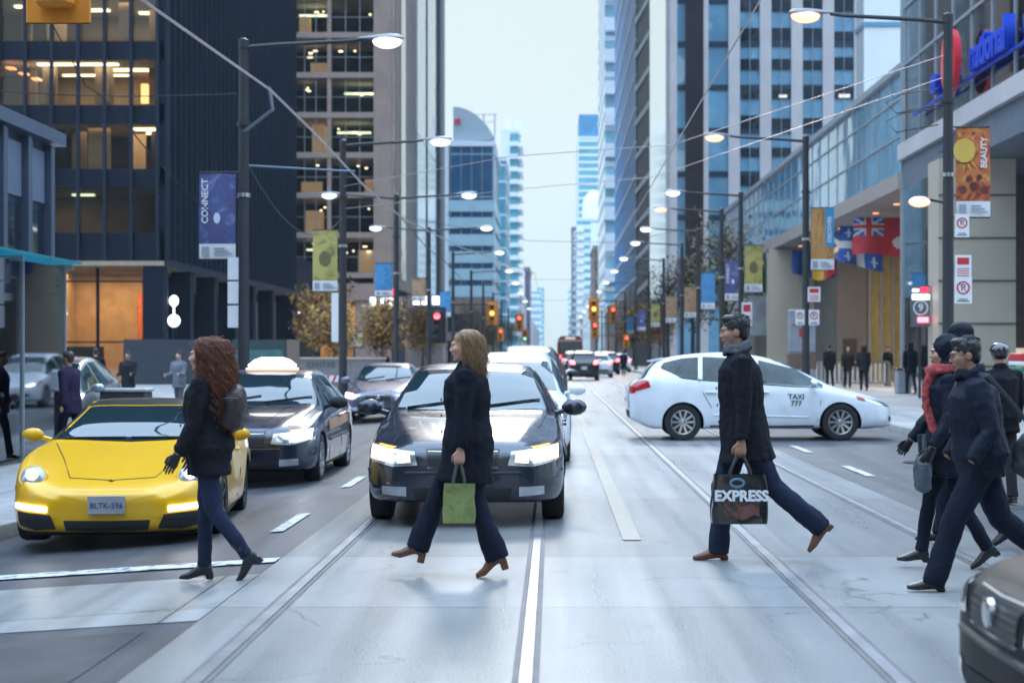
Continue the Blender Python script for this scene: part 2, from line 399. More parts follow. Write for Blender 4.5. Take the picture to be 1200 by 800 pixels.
canopy_teal = mat('canopy_teal', (.12, .40, .45), .15, var=.05)
_t = canopy_teal.node_tree; _a = _t.nodes.new('ShaderNodeBsdfTranslucent'); _a.inputs[0].default_value = (.10, .42, .48, 1); _m = _t.nodes.new('ShaderNodeMixShader'); _m.inputs[0].default_value = .65
_t.links.new(_t.nodes['Principled BSDF'].outputs[0], _m.inputs[1]); _t.links.new(_a.outputs[0], _m.inputs[2]); _t.links.new(_m.outputs[0], _t.nodes['Material Output'].inputs[0])
# far-left pavilion: dark metal panels over a glass ground floor with a teal glass canopy
X0 = -10
b = thing('pavilion', 'low dark metal pavilion at the far left with a teal glass canopy', 'building', (0, 0, WL))
q = MB(); q.box(X0-14, 14, 3.2, X0, 34, 5.75); q.build('wall', mat('blue_black_panel', (.035, .05, .085), .45, .3, var=.15), b)
q = MB(); q.box(X0-14.2, 13.8, 5.75, X0+.25, 34.2, 6.0); q.box(X0-14.1, 13.9, 3.1, X0+.12, 34.1, 3.3); q.build('cornice', mat('blue_panel_trim', (.10, .13, .19), .4, .3, var=.1), b)
for k in range(14):
    y = 33.6-k*1.45
    q = MB(); q.box(X0+.003, y-.12, 3.35, X0+.16, y+.12, 5.7); q.build('pilaster', mat('blue_panel_trim'), b)
    if k < 13:
        q = MB(); q.box(X0+.003, y-1.25, 4.55, X0+.05, y-.2, 5.55); q.build('panel', mat('blue_panel_light', (.16, .21, .30), .4, .2, var=.12), b)
        q = MB(); q.box(X0+.003, y-1.25, 3.4, X0+.03, y-.2, 4.4); q.build('window', glass_dark, b)
g_ = clear_glass('shop_glass', (.5, .62, .68), .22)
for k in range(7):
    q = MB(); q.box(X0-.03, 33.9-k*2.8-2.74, .08, X0, 33.9-k*2.8, 3.05); q.build('shop_window', g_, b)
    q = MB(); q.box(X0-.08, 33.9-k*2.8-.03, .003, X0+.05, 33.9-k*2.8+.03, 3.1); q.build('mullion', black_steel, b)
q = MB(); q.box(X0-9, 15, .003, X0-8.9, 33.9, 3.05); q.build('back_wall', mat('shop_inside', (.10, .12, .15), .8, var=.5, vs=.8), b)
q = MB(); q.box(X0-14, 33.95, .003, X0, 34.0, 3.1); q.build('end_wall', mat('blue_black_panel'), b)
q = MB(); q.box(X0-12, 14, -.1, X0-.04, 33.9, .02); q.build('floor', mat('shop_floor', (.12, .12, .13), .4), b)
q = MB(); q.loft([[V((X0+.2, 14, 3.06)), V((X0+.2, 14, 3.1)), V((X0+2.3, 14, 3.11)), V((X0+2.3, 14, 3.07))], [V((X0+.2, 27.9, 3.06)), V((X0+.2, 27.9, 3.1)), V((X0+2.3, 27.9, 3.11)), V((X0+2.3, 27.9, 3.07))]])
q.build('canopy', canopy_teal, b, smooth=False)
for k in range(6):
    q = MB(); q.box(X0+.17, 27.7-k*2.6, 2.98, X0+2.2, 27.76-k*2.6, 3.058); q.build('canopy_bracket', steel_pale, b)
scr = clear_glass('screen_teal', (.55, .80, .86), .10)
for k in range(4):
    q = MB(); q.box(X0+2.08, 27.6-k*2.2-2.14, .08, X0+2.1, 27.6-k*2.2, 3.0); q.build('glass_screen', scr, b)
    q = MB(); q.box(X0+2.05, 27.6-k*2.2-.02, .0, X0+2.13, 27.6-k*2.2+.02, 3.06); q.build('screen_post', steel_pale, b)
q = MB(); q.box(X0+2.05, 18.8, 2.3, X0+2.075, 27.5, 2.75); q.build('screen_band', mat('band_blue', (.03, .08, .2), .4), b)

# black office tower
b = thing('office_tower', 'black steel office tower on the left with lit windows and a warm glowing glass lobby', 'building', (0, 0, WL))
TX, TY = -21.0, 92.0
zs = [8.14+3.45*k for k in range(9)]
bays = [TX-.35-1.43*i for i in range(16)]
q = MB()
q.box(-75, TY+.3, 6.6, TX-.02, TY+.5, zs[0])
for k, z in enumerate(zs): q.box(-75, TY+.3, z+2.45, TX-.02, TY+.5, z+3.45)
q.box(TX-.5, TY+.3, 6.6, TX-.02, TY+.9, 45); q.build('spandrel', black_steel, b)
q = MB()
for x in bays: q.box(x-.09, TY+.05, 6.6, x+.09, TY+.298, 40)
q.build('mullion', fin_steel, b)
q = MB()
for k in range(33): q.box(TX+.002, TY+.4+k*1.43-.07, 6.6, TX+.24, TY+.4+k*1.43+.07, 110)
q.build('fin', fin_steel, b)
q = MB(); q.box(TX-.3, TY+.9, 6.6, TX, TY+46, 110); q.build('side_wall', mat('side_dark', (.010, .014, .026), .55, 0, var=.3, vs=.4, spec=.1), b)
q = MB(); q.box(-75, TY+8, 6.61, TX-.35, TY+45.9, 110); q.build('core', inner_dark, b)
q = MB(); q.box(-75, TY+.02, 39, TX, TY+8, 110); q.build('upper_wall', black_steel, b)
q = MB()
for z in zs: q.box(-75, TY+.52, z+2.5, TX-.4, TY+7.9, z+3.4)
q.build('floor_slab', mat('ceiling_tile', (.42, .4, .36), .8, var=.05), b)
rnd = random.Random(5)
for k, z in enumerate(zs[:5]):
    for i in range(12):
        q = MB(); q.box(bays[i+1]+.1, TY+.36, z+.02, bays[i]-.1, TY+.38, z+2.43); q.build('window', pane, b)
def rm(x0, x1, k, d, m, name='office_wall'):
    q = MB(); q.box(x0, TY+d, zs[k]-.04, x1, TY+d+.1, zs[k]+2.49); q.build(name, m, b)
office_beige = mat('office_beige', (.5, .4, .28), .8, var=.15)
for k in range(4):
    rm(-60, TX-.4, k, 6.5, [inner_wall, inner_dark, inner_wall, inner_wall][k])
    for i in range(0, 12):
        if rnd.random() < .5: rm(bays[i+1]+rnd.uniform(0, .4), bays[i]-rnd.uniform(0, .5), k, rnd.uniform(1.2, 4), rnd.choice([office_beige, inner_dark, inner_wall, office_beige]), 'office_partition')
def clight(x0, x1, y0, y1, k, m=lit_ceiling, dz=0):
    q = MB(); q.box(x0, TY+y0, zs[k]+2.40-dz, x1, TY+y1, zs[k]+2.47-dz); q.build('ceiling_light', m, b)
clight(-28.3, -23.9, 1.6, 2.0, 2); clight(-25.6, -21.7, 3.4, 3.9, 2); clight(-28.0, -24.0, 5.4, 5.6, 2)
for i in range(4): clight(-29.9+i*.55, -29.5+i*.55, 1.2+i*.5, 1.9+i*.5, 2, warm_lamp, .25+.22*i)
clight(-23.2, -21.8, 2.4, 3.0, 1); clight(-23.6, -22.4, 4.2, 4.6, 1); clight(-26.2, -25.0, 4, 4.4, 3); clight(-23.5, -21.7, 4.8, 5.2, 3); clight(-30, -27, 3, 3.4, 3)
clight(-27.2, -26.0, 4.5, 4.9, 0, lit_green)
q = MB(); q.box(-23.6, TY+5.8, zs[2]+.9, -21.8, TY+5.9, zs[2]+2.0); q.build('lit_shelf', lit_orange, b)
for k, (x0, x1) in enumerate(((-30.2, -26.6), (-26.4, -22.0), (-28.6, -23.3), (-27, -22.4))):
    la = bpy.data.lights.new('office_lamp', 'AREA'); la.shape = 'RECTANGLE'; la.size = x1-x0; la.size_y = 3; la.energy = [50, 75, 190, 130][k]; la.color = (1, .74, .46)
    lo = bpy.data.objects.new('office_lamp', la); COL.objects.link(lo); lo.location = ((x0+x1)/2, TY+3, zs[k]+2.35); lo.parent = b
q = MB(); q.box(-75, TY-.02, 6.35, TX+.05, TY+46, 6.598); q.build('soffit', mat('soffit_panel', (.3, .24, .17), .6, var=.1), b)
q = MB(); q.box(TX+.052, TY-.05, 6.3, TX+.2, TY+46, 6.7); q.build('soffit_edge', fin_steel, b)
for i, y in enumerate((TY+.1, TY+7, TY+14, TY+21, TY+28, TY+36)):
    q = MB(); q.box(TX-1.15, y, .003, TX-.05, y+1.1, 6.34); q.build('column', black_steel, b)
for x in (-30.5, -39, -48):
    q = MB(); q.box(x-1.1, TY+.1, .003, x, TY+1.2, 6.34); q.build('column', black_steel, b)
q = MB(); q.box(-60, TY+9, .003, -22.4, TY+9.2, 6.34); q.box(-31.5, TY+4.5, .003, -28.2, TY+9, 6.34); q.build('lobby_wall', travertine, b)
q = MB(); q.box(-60, TY-2, -.1, TX, TY+46, .02); q.build('lobby_floor', mat('granite_floor', (.2, .18, .16), .25, var=.2), b)
for x0, x1 in ((-29.8, -25.2), (-25.1, -22.5), (-34.4, -29.9)):
    q = MB(); q.box(x0, TY+2.3, .05, x1, TY+2.33, 6.3); q.build('lobby_window', clear_glass('lobby_pane', (.95, .93, .9), .03), b)
q = MB()
for x in (-29.85, -25.15, -22.45): q.box(x-.07, TY+2.2, .003, x+.07, TY+2.42, 6.34)
for z in (2.2, 5.55): q.box(-34, TY+2.24, z, -22.4, TY+2.36, z+.09)
q.build('lobby_frame', black_steel, b)
q = MB(); q.box(-22.5, TY+2.4, .05, -22.47, TY+9, 6.3); q.build('lobby_window', clear_glass('lobby_pane'), b)
q = MB(); q.box(-24.4, TY+8.3, 2.4, -23.3, TY+8.4, 5.2); q.build('wall_panel', mat('orange_panel', (.62, .16, .03), .6, var=.45, vs=4), b)
q = MB(); q.box(-27.6, TY+2.5, .02, -25.3, TY+4.2, 2.0); q.build('revolving_door', mat('door_bronze', (.03, .025, .02), .3, .5), b)
for x in (-27.7, -24.2, -32):
    la = bpy.data.lights.new('lobby_lamp', 'AREA'); la.size = 3.2; la.energy = 230; la.color = (1, .62, .27)
    lo = bpy.data.objects.new('lobby_lamp', la); COL.objects.link(lo); lo.location = (x, TY+5.6, 6.2); lo.parent = b
for x in (-28.9, -27.4, -28.2):
    q = MB(); q.ell((x, TY+4, 3.6+.1*x % .3), .1); q.build('lobby_light', pale_lamp, b)
q = MB(); q.box(TX-1.6, TY+47, .003, TX+.1, TY+60, 6.3); q.box(-40, TY+46.02, 6.3, TX, TY+64, 9.5); q.build('annexe_wall', black_steel, b)
q = MB(); q.box(TX+.102, TY+47, 4.9, TX+.2, TY+52, 5.0); q.build('entrance_light', pale_lamp, b)
q = MB(); q.lathe([(.12, 0), (.12, 3.0), (.05, 3.02)], 10, (TX+.9, TY-1.5, 0)); q2 = q.build('lamp_post', black_steel)
tag(q2, 'short black post with a glowing round globe at the corner of the black tower', 'street lamp'); q2.location = (0, 0, WL)
q = MB(); q.ell((TX+.9, TY-1.5, 3.35), .34); q.build('lamp_globe', cool_lamp, q2)
q = MB(); q.ell((TX+.9, TY-1.5, 4.4), (.25, .25, .3)); q.tube([(TX+.9, TY-1.5, 3), (TX+.9, TY-1.5, 4.2)], .04, 6); q.build('upper_lamp', cool_lamp, q2)
q = MB(); q.box(-22.4, TY-3, 0, -18.6, TY-2.2, 2.35); o = q.build('granite_wall', mat('granite_dark', (.03, .035, .05), .4, var=.3, vs=4)); o.location.z = WL
tag(o, 'dark polished granite wall in front of the black tower lobby', 'wall')

# stone and glass tower behind it
b = thing('stone_tower', 'tall beige stone tower with dark gridded windows, behind the black tower', 'building', (0, 0, WL))
SY, SX = 160.0, -15.2
zb = [16.4+3.75*k for k in range(-2, 9)]
q = MB(); q.box(-45, SY+.6, 9, SX-.6, SY+7.5, 9.2)
for z in zb: q.box(-45, SY+.6, z-.2, SX-1.7, SY+7.5, z+.2)
q.build('floor_slab', mat('ceiling_tile'), b)
q = MB(); q.box(-45, SY+7.5, .003, SX-.4, SY+80, 140); q.build('core', inner_dark, b)
q = MB(); q.box(-45, SY, 46, SX, SY+7.48, 140); q.box(SX-.38, SY+7.5, 8, SX, SY+80, 140)
q.box(SX-1.62, SY, 8.2, SX, SY+1.6, 45.98); q.box(SX-.4, SY+1.62, 8.2, SX, SY+3.0, 45.98); q.box(SX-.4, SY+5.6, 8.2, SX, SY+7.48, 45.98); q.box(-21.18, SY+.1, 8.2, -20.82, SY+.9, 45.98)
q.box(-45, SY, 6.6, SX-.02, SY+7.4, 8.18); q.build('wall', stone_warm, b)
q = MB()
for z in zb: q.box(-45, SY+.05, z-.2, SX-1.63, SY+.35, z+.32)
q.build('floor_band', mat('band_stone', (.46, .35, .30), .6, var=.12), b)
rnd = random.Random(3)
for z in zb[:-1]:
    for x0, x1, n in ((-24.4, -21.2, 3), (-20.8, SX-1.64, 3)):
        q = MB(); q.box(x0, SY+.4, z+.33, x1, SY+.43, z+3.42); o = q.build('window', pane, b)
        q = MB()
        for i in range(1, n): x = lerp(x0, x1, i/n); q.box(x-.035, SY+.36, z+.33, x+.035, SY+.398, z+3.42)
        q.box(x0, SY+.355, z+1.75, x1, SY+.394, z+1.81); q.build('muntin', steel_pale, o)
        for j in range(rnd.randint(1, 4)):
            cx = rnd.uniform(x0+.3, x1-.5); q = MB(); q.cbox((cx, SY+rnd.uniform(1.5, 5), z+rnd.uniform(2.4, 3.2)), (rnd.uniform(.12, .4), .3, .1)); q.build('ceiling_light', lit_ceiling, b)
        if rnd.random() < .55:
            xa = rnd.uniform(x0, x1-1.2); q = MB(); q.box(xa, SY+rnd.uniform(2, 5), z+.35, xa+rnd.uniform(.8, 2), SY+5.1, z+rnd.uniform(1.6, 3.3)); q.build('lit_room', lit_soft, b)
        if rnd.random() < .4:
            q = MB(); q.box(x0+rnd.uniform(0, 1), SY+4, z+2.6, x1-rnd.uniform(0, 1), SY+4.5, z+2.75); q.build('ceiling_light', lit_green, b)
    q = MB(); q.box(SX-.39, SY+3.02, z-.2, SX-.1, SY+5.58, z+3.5); q.build('side_window', glass_dark, b)
amber_glass = facade_glass('glass_amber', (.24, .16, .07), .05, 2.0)
q = MB()
for y0, y1 in ((10, 15), ): q.box(SX+.002, SY+y0, 9, SX+.1, SY+y1, 140)
q.build('window_strip', amber_glass, b)
q = MB(); q.box(SX+.002, SY+62, 8, SX+.5, SY+66, 140); q.box(SX+.002, SY+42, 8, SX+.3, SY+43.2, 140); q.build('fin', mat('dark_fin', (.10, .085, .085), .5, var=.1), b)
q = MB(); q.box(SX+.002, SY+29, 26, SX+.22, SY+42, 140); q.box(SX+.002, SY+43.2, 26, SX+.22, SY+62, 140); q.build('glass_strip', facade_glass('glass_bright', (.6, .66, .7), .03, 3.0, .01), b)
q = MB(); q.box(SX+.002, SY+29, 8, SX+.22, SY+42, 25.9); q.box(SX+.002, SY+43.2, 8, SX+.22, SY+62, 25.9); q.build('glass_strip', glass_pale, b)
q = MB(); q.box(SX-3.4, SY+.3, .003, SX-.02, SY+1, 6.58); q.box(-28, SY+.3, .003, -24, SY+1, 6.58); q.box(SX-.6, SY+20, .003, SX-.1, SY+79, 7.9); q.build('ground_pier', stone_warm, b)
for x0, x1 in ((-23.9, -21.3), (-21.2, -18.7)):
    q = MB(); q.box(x0, SY+.8, .1, x1, SY+.83, 6.5); q.build('shop_window', clear_glass('lobby_pane'), b)
q = MB(); q.box(-24, SY+5, .003, -18.6, SY+5.1, 6.5); q.build('shop_wall', travertine, b)
la = bpy.data.lights.new('shop_lamp', 'AREA'); la.size = 3; la.energy = 380; la.color = (1, .62, .27)
lo = bpy.data.objects.new('shop_lamp', la); COL.objects.link(lo); lo.location = (-21.3, SY+2.8, 6.4); lo.parent = b
q = MB(); q.box(-21.8, SY+2, 4.3, -20.6, SY+2.2, 4.9); q.build('shop_light', lit_ceiling, b)

glass_deep = facade_glass('glass_deep', (.015, .08, .16), .08, 1.4, .02)
glass_azure = mat('glass_azure', (.02, .19, .46), .4, var=.25, vs=.3, spec=.05)
pale_teal = mat('pale_teal_band', (.34, .5, .56), .4, var=.1, vs=.3)
# generic street towers
def tower(name, label, x0, x1, y0, y1, h, glass, band, fh, bt=.5, piers=None, pier_m=None, side=1, bz=6, proud=.12, cap=None, pw=.5, part='glass_facade', mull=0):
    """box of glazing with a slab edge at every floor and optional piers on the front and the street side (side=+1: street to the east)"""
    b = thing(name, label, 'building', (0, 0, WZ if side < 0 else WL))
    q = MB(); q.box(x0, y0, -.1, x1, y1, h); q.build(part, glass, b, smooth=False)
    q = MB(); z = bz; xs = x1 if side > 0 else x0
    while z < h:
        q.box(x0-proud, y0-proud, z, x1+proud, y0-.003, min(z+bt, h))
        if side > 0: q.box(x1+.003, y0, z, x1+proud, y1, min(z+bt, h))
        else: q.box(x0-proud, y0, z, x0-.003, y1, min(z+bt, h))
        z += fh
    q.build('floor_band', band, b, smooth=False)
    if piers:
        q = MB(); n = max(1, int((x1-x0)/piers))
        for i in range(n+1):
            x = lerp(x0, x1, i/n); q.box(x-pw/2, y0-proud*2, 0, x+pw/2, y0-proud-.003, h)
        n = max(1, int((y1-y0)/piers))
        for i in range(n+1):
            y = lerp(y0, y1, i/n)
            if side > 0: q.box(x1+proud+.003, y-pw/2, 0, x1+proud*2, y+pw/2, h)
            else: q.box(x0-proud*2, y-pw/2, 0, x0-proud-.003, y+pw/2, h)
        q.build('pier', pier_m or band, b, smooth=False)
    if mull:
        q = MB(); n = max(1, int((x1-x0)/mull))
        for i in range(n+1):
            x = lerp(x0, x1, i/n); q.box(x-.04, y0-.09, 0, x+.04, y0-.003, h)
        n = max(1, int((y1-y0)/mull))
        for i in range(n+1):
            y = lerp(y0, y1, i/n)
            if side > 0: q.box(x1+.003, y-.04, 0, x1+.016, y+.04, h)
            else: q.box(x0-.016, y-.04, 0, x0-.003, y+.04, h)
        q.build('mullion', steel_pale, b, smooth=False)
    q = MB(); q.box(x0-proud*2.2, y0-proud*2.2, h, x1+proud*2.2, y1, h+.9); q.build('parapet', cap or band, b)
    return b
# left side further on
b = tower('glass_tower', 'blue glass tower with a curved white sail top, left of the street', -18, -10.6, 300, 335, 38, glass_deep, glass_pale, 7.5, .2, bz=29, mull=1.6, cap=white_clad)
q = MB(); pts = [(0, 0)] + [(7.4*sin(a), 6.2*cos(a)**1.5) for a in [R(9*i) for i in range(10)]]
q.prism([(-17.6+x, 38.9+z) for x, z in pts], 'y', 301, 325); q.build('sail_roof', mat('sail_grey', (.42, .5, .55), .3, .2, var=.06), b)
q = MB(); q.box(-17.4, 300.6, 42.0, -16.3, 300.95, 42.9); q.build('roof_sign', red_sign, b)
q = MB()
for k in range(8): q.box(-18.25, 299.6, 5.5+k*3, -10.3, 299.97, 7.5+k*3); q.box(-10.57, 300, 5.5+k*3, -10.3, 335, 7.5+k*3)
q.build('pale_band', pale_teal, b)
q = MB(); q.box(-10.58, 301, 0, -10.2, 303, 40); q.box(-19.6, 300.2, 0, -18.3, 334, 38.5); q.build('corner_fin', white_clad, b)
q = MB()
for x in (-13, -10.9): q.tube([(x, 320, 38.5), (x, 320, 46.5)], .12, 6)
q.tube([(-15.2, 320, 46.4), (-10.4, 320, 46.4)], .1, 6); q.tube([(-13, 320, 45), (-10.9, 320, 45)], .08, 6); q.build('roof_frame', steel_pale, b)
tower('glass_tower', 'narrow teal glass block tucked behind the blue sail topped tower', -12, -9.7, 350, 380, 41, glass_teal, white_clad, 3.4, .4, mull=1.5)
def balconies(b, x0, x1, y0, z0, h, fh, m, side, y1):
    z = z0
    while z < h:
        q = MB(); q.box(x0, y0-1.3, z, x1, y0-.2, z+.2); q.box(x0, y0-1.3, z+.2, x1, y0-1.22, z+1.1)
        xs = x1 if side > 0 else x0
        q.box(xs, y0+1, z, xs+side*1.2, y1-1, z+.2); q.box(xs+side*1.12, y0+1, z+.2, xs+side*1.2, y1-1, z+1.1); q.build('balcony', m, b, smooth=False); z += fh
b = tower('apartment_tower', 'slim white apartment tower with stacked balconies on the left side of the street', -12.4, -8.6, 420, 440, 56, glass_teal, white_clad, 3.1, 1.1, cap=white_clad)
balconies(b, -10.4, -8.7, 420, 6, 54, 3.1, white_clad, 1, 440)
q = MB(); q.box(-12.8, 419.8, 0, -10.6, 420.1-.2, 56.4); q.build('side_wall', white_clad, b)
q = MB()
for x in (-11.6, -9.2): q.box(x, 425, 56, x+1.2, 430, 60)
q.build('roof_plant', white_clad, b)
tower('office_block', 'white office block closing the left side far down the street', -14, -6.2, 900, 930, 34, glass_pale, white_clad, 3.6, 1.8)
tower('office_block', 'dark slim block with a purple tinge beside the white balcony tower', -8.6, -7.2, 520, 560, 27, mat('purple_dark', (.08, .05, .10), .5), mat('purple_band', (.12, .10, .16), .5), 3.4, .4)
tower('office_block', 'teal office block near the vanishing point of the street', -11, -6.0, 1150, 1180, 46, glass_teal, white_clad, 3.6, .6)
tower('shop_block', 'low brown shop block behind the trees on the left pavement', -16, -9.2, 255, 295, 9, glass_dark, stone_warm, 4, 1.2, piers=4, bz=3.6)
tower('shop_block', 'grey four storey block beyond the low brown shops on the left', -13, -8.2, 450, 515, 17, glass_dark, stone_grey, 3.6, 1.4, piers=4)
tower('shop_block', 'long pale row of distant shops on the left before the white office block', -12, -7.2, 570, 880, 12, glass_pale, stone_grey, 3.6, 1.4, piers=9)
# right side
b = tower('office_tower', 'grey stone tower on the right with blue mirror windows and a fluted white flank', 10.4, 60, 150, 176, 120, glass_sky, mat('spandrel_blue', (.03, .05, .08), .08, spec=.8), 3.8, .5, piers=2.75, pier_m=stone_grey, side=-1, pw=1.0, proud=.1, part='mirror_window', bz=5.5)
flank_m = mat('flank_metal', (.9, .92, .94), .07, 1, var=.03, vs=.3)
q = MB()
for i in range(15): q.box(9.988, 150.6+i*1.75, 6, 9.999, 151.6+i*1.75, 120)
q.build('flute', flank_m, b)
q = MB(); q.box(10.0, 150.3, 6, 10.18, 176, 120); q.build('flank', flank_m, b)
q = MB(); q.box(11.6, 149.6, 5, 13.2, 149.79, 120); q.build('dark_strip', mat('dark_strip_glass', (.03, .025, .03), .1, var=.3, vs=.2), b)  # dark colour stands in for a tall dark reflection in this bay
rnd = random.Random(9)
refl_glass = facade_glass('dark_reflection_glass', (.012, .02, .03), .03, 1.7, .10, .5)
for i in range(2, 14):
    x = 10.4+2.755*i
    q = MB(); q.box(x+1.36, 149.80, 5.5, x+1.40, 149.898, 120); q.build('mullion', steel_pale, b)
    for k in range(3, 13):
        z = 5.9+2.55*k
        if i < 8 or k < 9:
            q = MB(); q.box(x+.56, 149.86, z, x+2.2, 149.89, z+rnd.uniform(.75, 1.15)); q.build('window', refl_glass, b)  # dark panes stand in for dark reflections across the mirror glass
    for k in range(2):
        z = 5.9+2.55*rnd.randint(4, 11)
        if rnd.random() < .7: q = MB(); q.box(x+.6+rnd.uniform(0, .8), 149.83, z+.1, x+1.9, 149.858, z+.1+rnd.uniform(.15, .4)); q.build('lit_window', lit_room, b)
b = tower('glass_tower', 'blue glass tower with white slab edges beside the fluted flank, right of the street', 9.5, 24, 196, 262, 120, glass_azure, white_clad, 3.9, .28, side=-1, mull=4.4)
q = MB()
for k in range(31): q.loft([[V((9.4, 195.8, 4+3.9*k)), V((10.6, 188, 5.2+3.9*k)), V((10.6, 188, 5.9+3.9*k)), V((9.4, 195.8, 4.5+3.9*k))], [V((9.6, 196.4, 4+3.9*k)), V((11.4, 189, 5.2+3.9*k)), V((11.4, 189, 5.9+3.9*k)), V((9.6, 196.4, 4.5+3.9*k))]])
q.build('angled_ledge', white_clad, b, smooth=False)
q = MB(); q.prism([(9.62, 195.8), (10.62, 187.9), (14, 188), (14, 195.8)], 'z', 0, 118); q.build('angled_bay', MAT_DARKBROWN, b, smooth=False)
b = tower('condo_tower', 'pale green glass condominium tower rising out of the picture above the street', 9.3, 22, 305, 350, 92, glass_pale, white_clad, 3.2, .9, side=-1)
for k in range(14):
    q = MB(); q.box(9.32, 303.4, 14+5.6*k, 11.6, 304.85, 16.3+5.6*k); q.build('balcony', white_clad, b)
b = tower('condo_tower', 'hazy blue glass condominium tower with a flat setback top far down the right side', 11.2, 23, 760, 800, 97, glass_teal, white_clad, 3.2, 1.0, side=-1, piers=6)
q = MB(); q.box(11.6, 762, 97.9, 22, 798, 108); q.build('crown', glass_blue, b)
b = tower('apartment_tower', 'stepped white apartment block with rounded top in front of the hazy blue tower', 9.4, 22, 660, 690, 53, glass_teal, white_clad, 3.1, 1.7, side=-1, cap=white_clad)
balconies(b, 9.4, 12, 660, 8, 50, 3.1, white_clad, -1, 690)
q = MB(); q.box(14.5, 659.5, 10, 18, 659.8, 52); q.build('blank_wall', white_clad, b)
q = MB(); q.lathe([(4.5, 0), (4.5, 6), (3.6, 9), (1.6, 11), (.1, 11.6)], 20, (16, 672, 53.9)); q.build('crown', white_clad, b)
tower('brick_building', 'brown brick building with rows of small windows on the right side', 9.5, 16, 395, 430, 25.5, mat('brick_brown', (.17, .12, .095), .8, var=.2, vs=2), mat('brick_trim', (.24, .19, .15), .8), 4.2, .4, side=-1, part='wall')
for k in range(5):
    for i in range(3):
        pass
b = [o for o in SC.objects if o.name == 'brick_building'][0]
for k in range(5):
    for i in range(4):
        q = MB(); q.box(10.1+i*1.5, 394.96, 4+k*4.2, 11.0+i*1.5, 394.996, 6+k*4.2); q.build('window', glass_dark, b)
b = tower('stone_building', 'grey stone building with a green copper roof on the right', 10.6, 17, 325, 345, 21, stone_grey, mat('pale_stone', (.45, .46, .47), .6), 7, .5, side=-1, part='wall')
q = MB(); q.loft([[V((10.2, 324.6, 21.9)), V((17.2, 324.6, 21.9)), V((17.2, 345, 21.9)), V((10.2, 345, 21.9))], [V((11.6, 328, 26.5)), V((16, 328, 26.5)), V((16, 342, 26.5)), V((11.6, 342, 26.5))]])
q.build('copper_roof', mat('copper_green', (.16, .42, .36), .6, var=.15), b, smooth=False)
for k in range(3):
    q = MB(); q.box(12.1, 324.9, 5+6*k, 13.1, 324.996, 9+6*k); q.build('window', glass_dark, b)
tower('office_block', 'dark slim block at the far right end of the street canyon', 9.2, 14, 830, 860, 62, mat('far_dark', (.07, .08, .10), .5), mat('far_dark_band', (.14, .15, .17), .5), 3.6, .8, side=-1)
tower('shop_block', 'pale four storey shop block under the brown brick building', 9.6, 14, 440, 560, 17, glass_pale, white_clad, 3.6, 1.6, side=-1)
tower('shop_block', 'long low row of distant shops on the right', 9.3, 14, 575, 655, 13, glass_dark, stone_grey, 3.6, 1.4, side=-1)
tower('office_block', 'white block on the right near the vanishing point', 9.0, 18, 1000, 1040, 40, glass_pale, white_clad, 3.6, 1.5, side=-1)
tower('shop_block', 'low stone shopfront block under the blue glass tower', 9.0, 9.45, 200, 290, 8, glass_dark, stone_warm, 4, 1.4, piers=5, side=-1, bz=3)

# glass podium on the right with the overhang, the sign and the flags
b = thing('glass_podium', 'long glass podium on the right, its upper floors overhanging a lit forecourt', 'building', (0, 0, WZ))
GX = 13.0; zlo, zhi = 7.5, 11.9
podium_glass = facade_glass('podium_glass', (.14, .31, .43), .04, 1.9, .02, .4)
q = MB(); q.box(GX, 63, zlo+.62, 40, 128, zhi); q.build('upper_glass', podium_glass, b, smooth=False)
tall_glass = clear_glass('tall_glass', (.6, .72, .82), .22)
q = MB(); q.box(GX+.02, 38, zlo+1.6, GX+.06, 62.98, 34); q.build('upper_glass', tall_glass, b, smooth=False)
q = MB(); q.box(GX+9, 38, zlo+1.6, GX+9.2, 62.9, 34); q.box(GX+.1, 62.7, zlo+1.6, GX+9, 62.9, 34); q.build('inner_wall', inner_wall, b)
q = MB()
for z in (9.0, 13.2, 17.4, 21.6, 25.8): q.box(GX+.2, 38, z, GX+9, 62.6, z+.5)
q.build('floor_slab', mat('podium_slab', (.2, .2, .21), .7), b)
for z in (13.1, 17.3, 21.5):
    for y in (44, 48, 52, 56, 60):
        q = MB(); q.box(GX+2, y, z-.08, GX+2.5, y+.7, z-.01); q.box(GX+5, y, z-.08, GX+5.5, y+.7, z-.01); q.build('ceiling_light', lit_ceiling, b)
for y in (46, 51, 57): 
    q = MB(); q.box(GX+1.5, y, 9.5, GX+2.3, y+.8, 34); q.build('inner_column', stone_grey, b)
q = MB()
for k in range(27): y = 63+k*2.5; q.box(GX-.035, y-.02, zlo+.62, GX-.003, y+.02, zhi)
for k in range(11): y = 38+k*2.5; q.box(GX-.04, y-.025, zlo+1.6, GX+.018, y+.025, 34)
for z in (9.5, 10.9, ): q.box(GX-.05, 63, z, GX-.004, 128, z+.07)
for z in (12.0, 14.1, 16.2, 18.3, 20.4, 22.5): q.box(GX-.06, 38, z, GX+.016, 63, z+.1)
q.box(GX-.16, 62.9, .003, GX-.005, 63.1, 34); q.build('mullion', steel_pale, b, smooth=False)
q = MB(); q.box(GX-.2, 63.1, zhi, 40, 128.2, zhi+.25); q.build('parapet', steel_pale, b)
q = MB(); q.box(GX-.25, 63.1, zlo, 40, 128.2, zlo+.6); q.build('soffit', mat('soffit_bronze', (.42, .36, .33), .45, .1, var=.08), b)
q = MB(); q.box(GX-.3, 37, zlo+1.0, 40, 62.95, zlo+1.58); q.build('fascia', stone_grey, b)
q = MB(); q.box(GX-.1, 37, zlo+.002, 40, 62.95, zlo+.98); q.build('soffit', mat('soffit_blue', (.18, .22, .28), .35, .2), b)
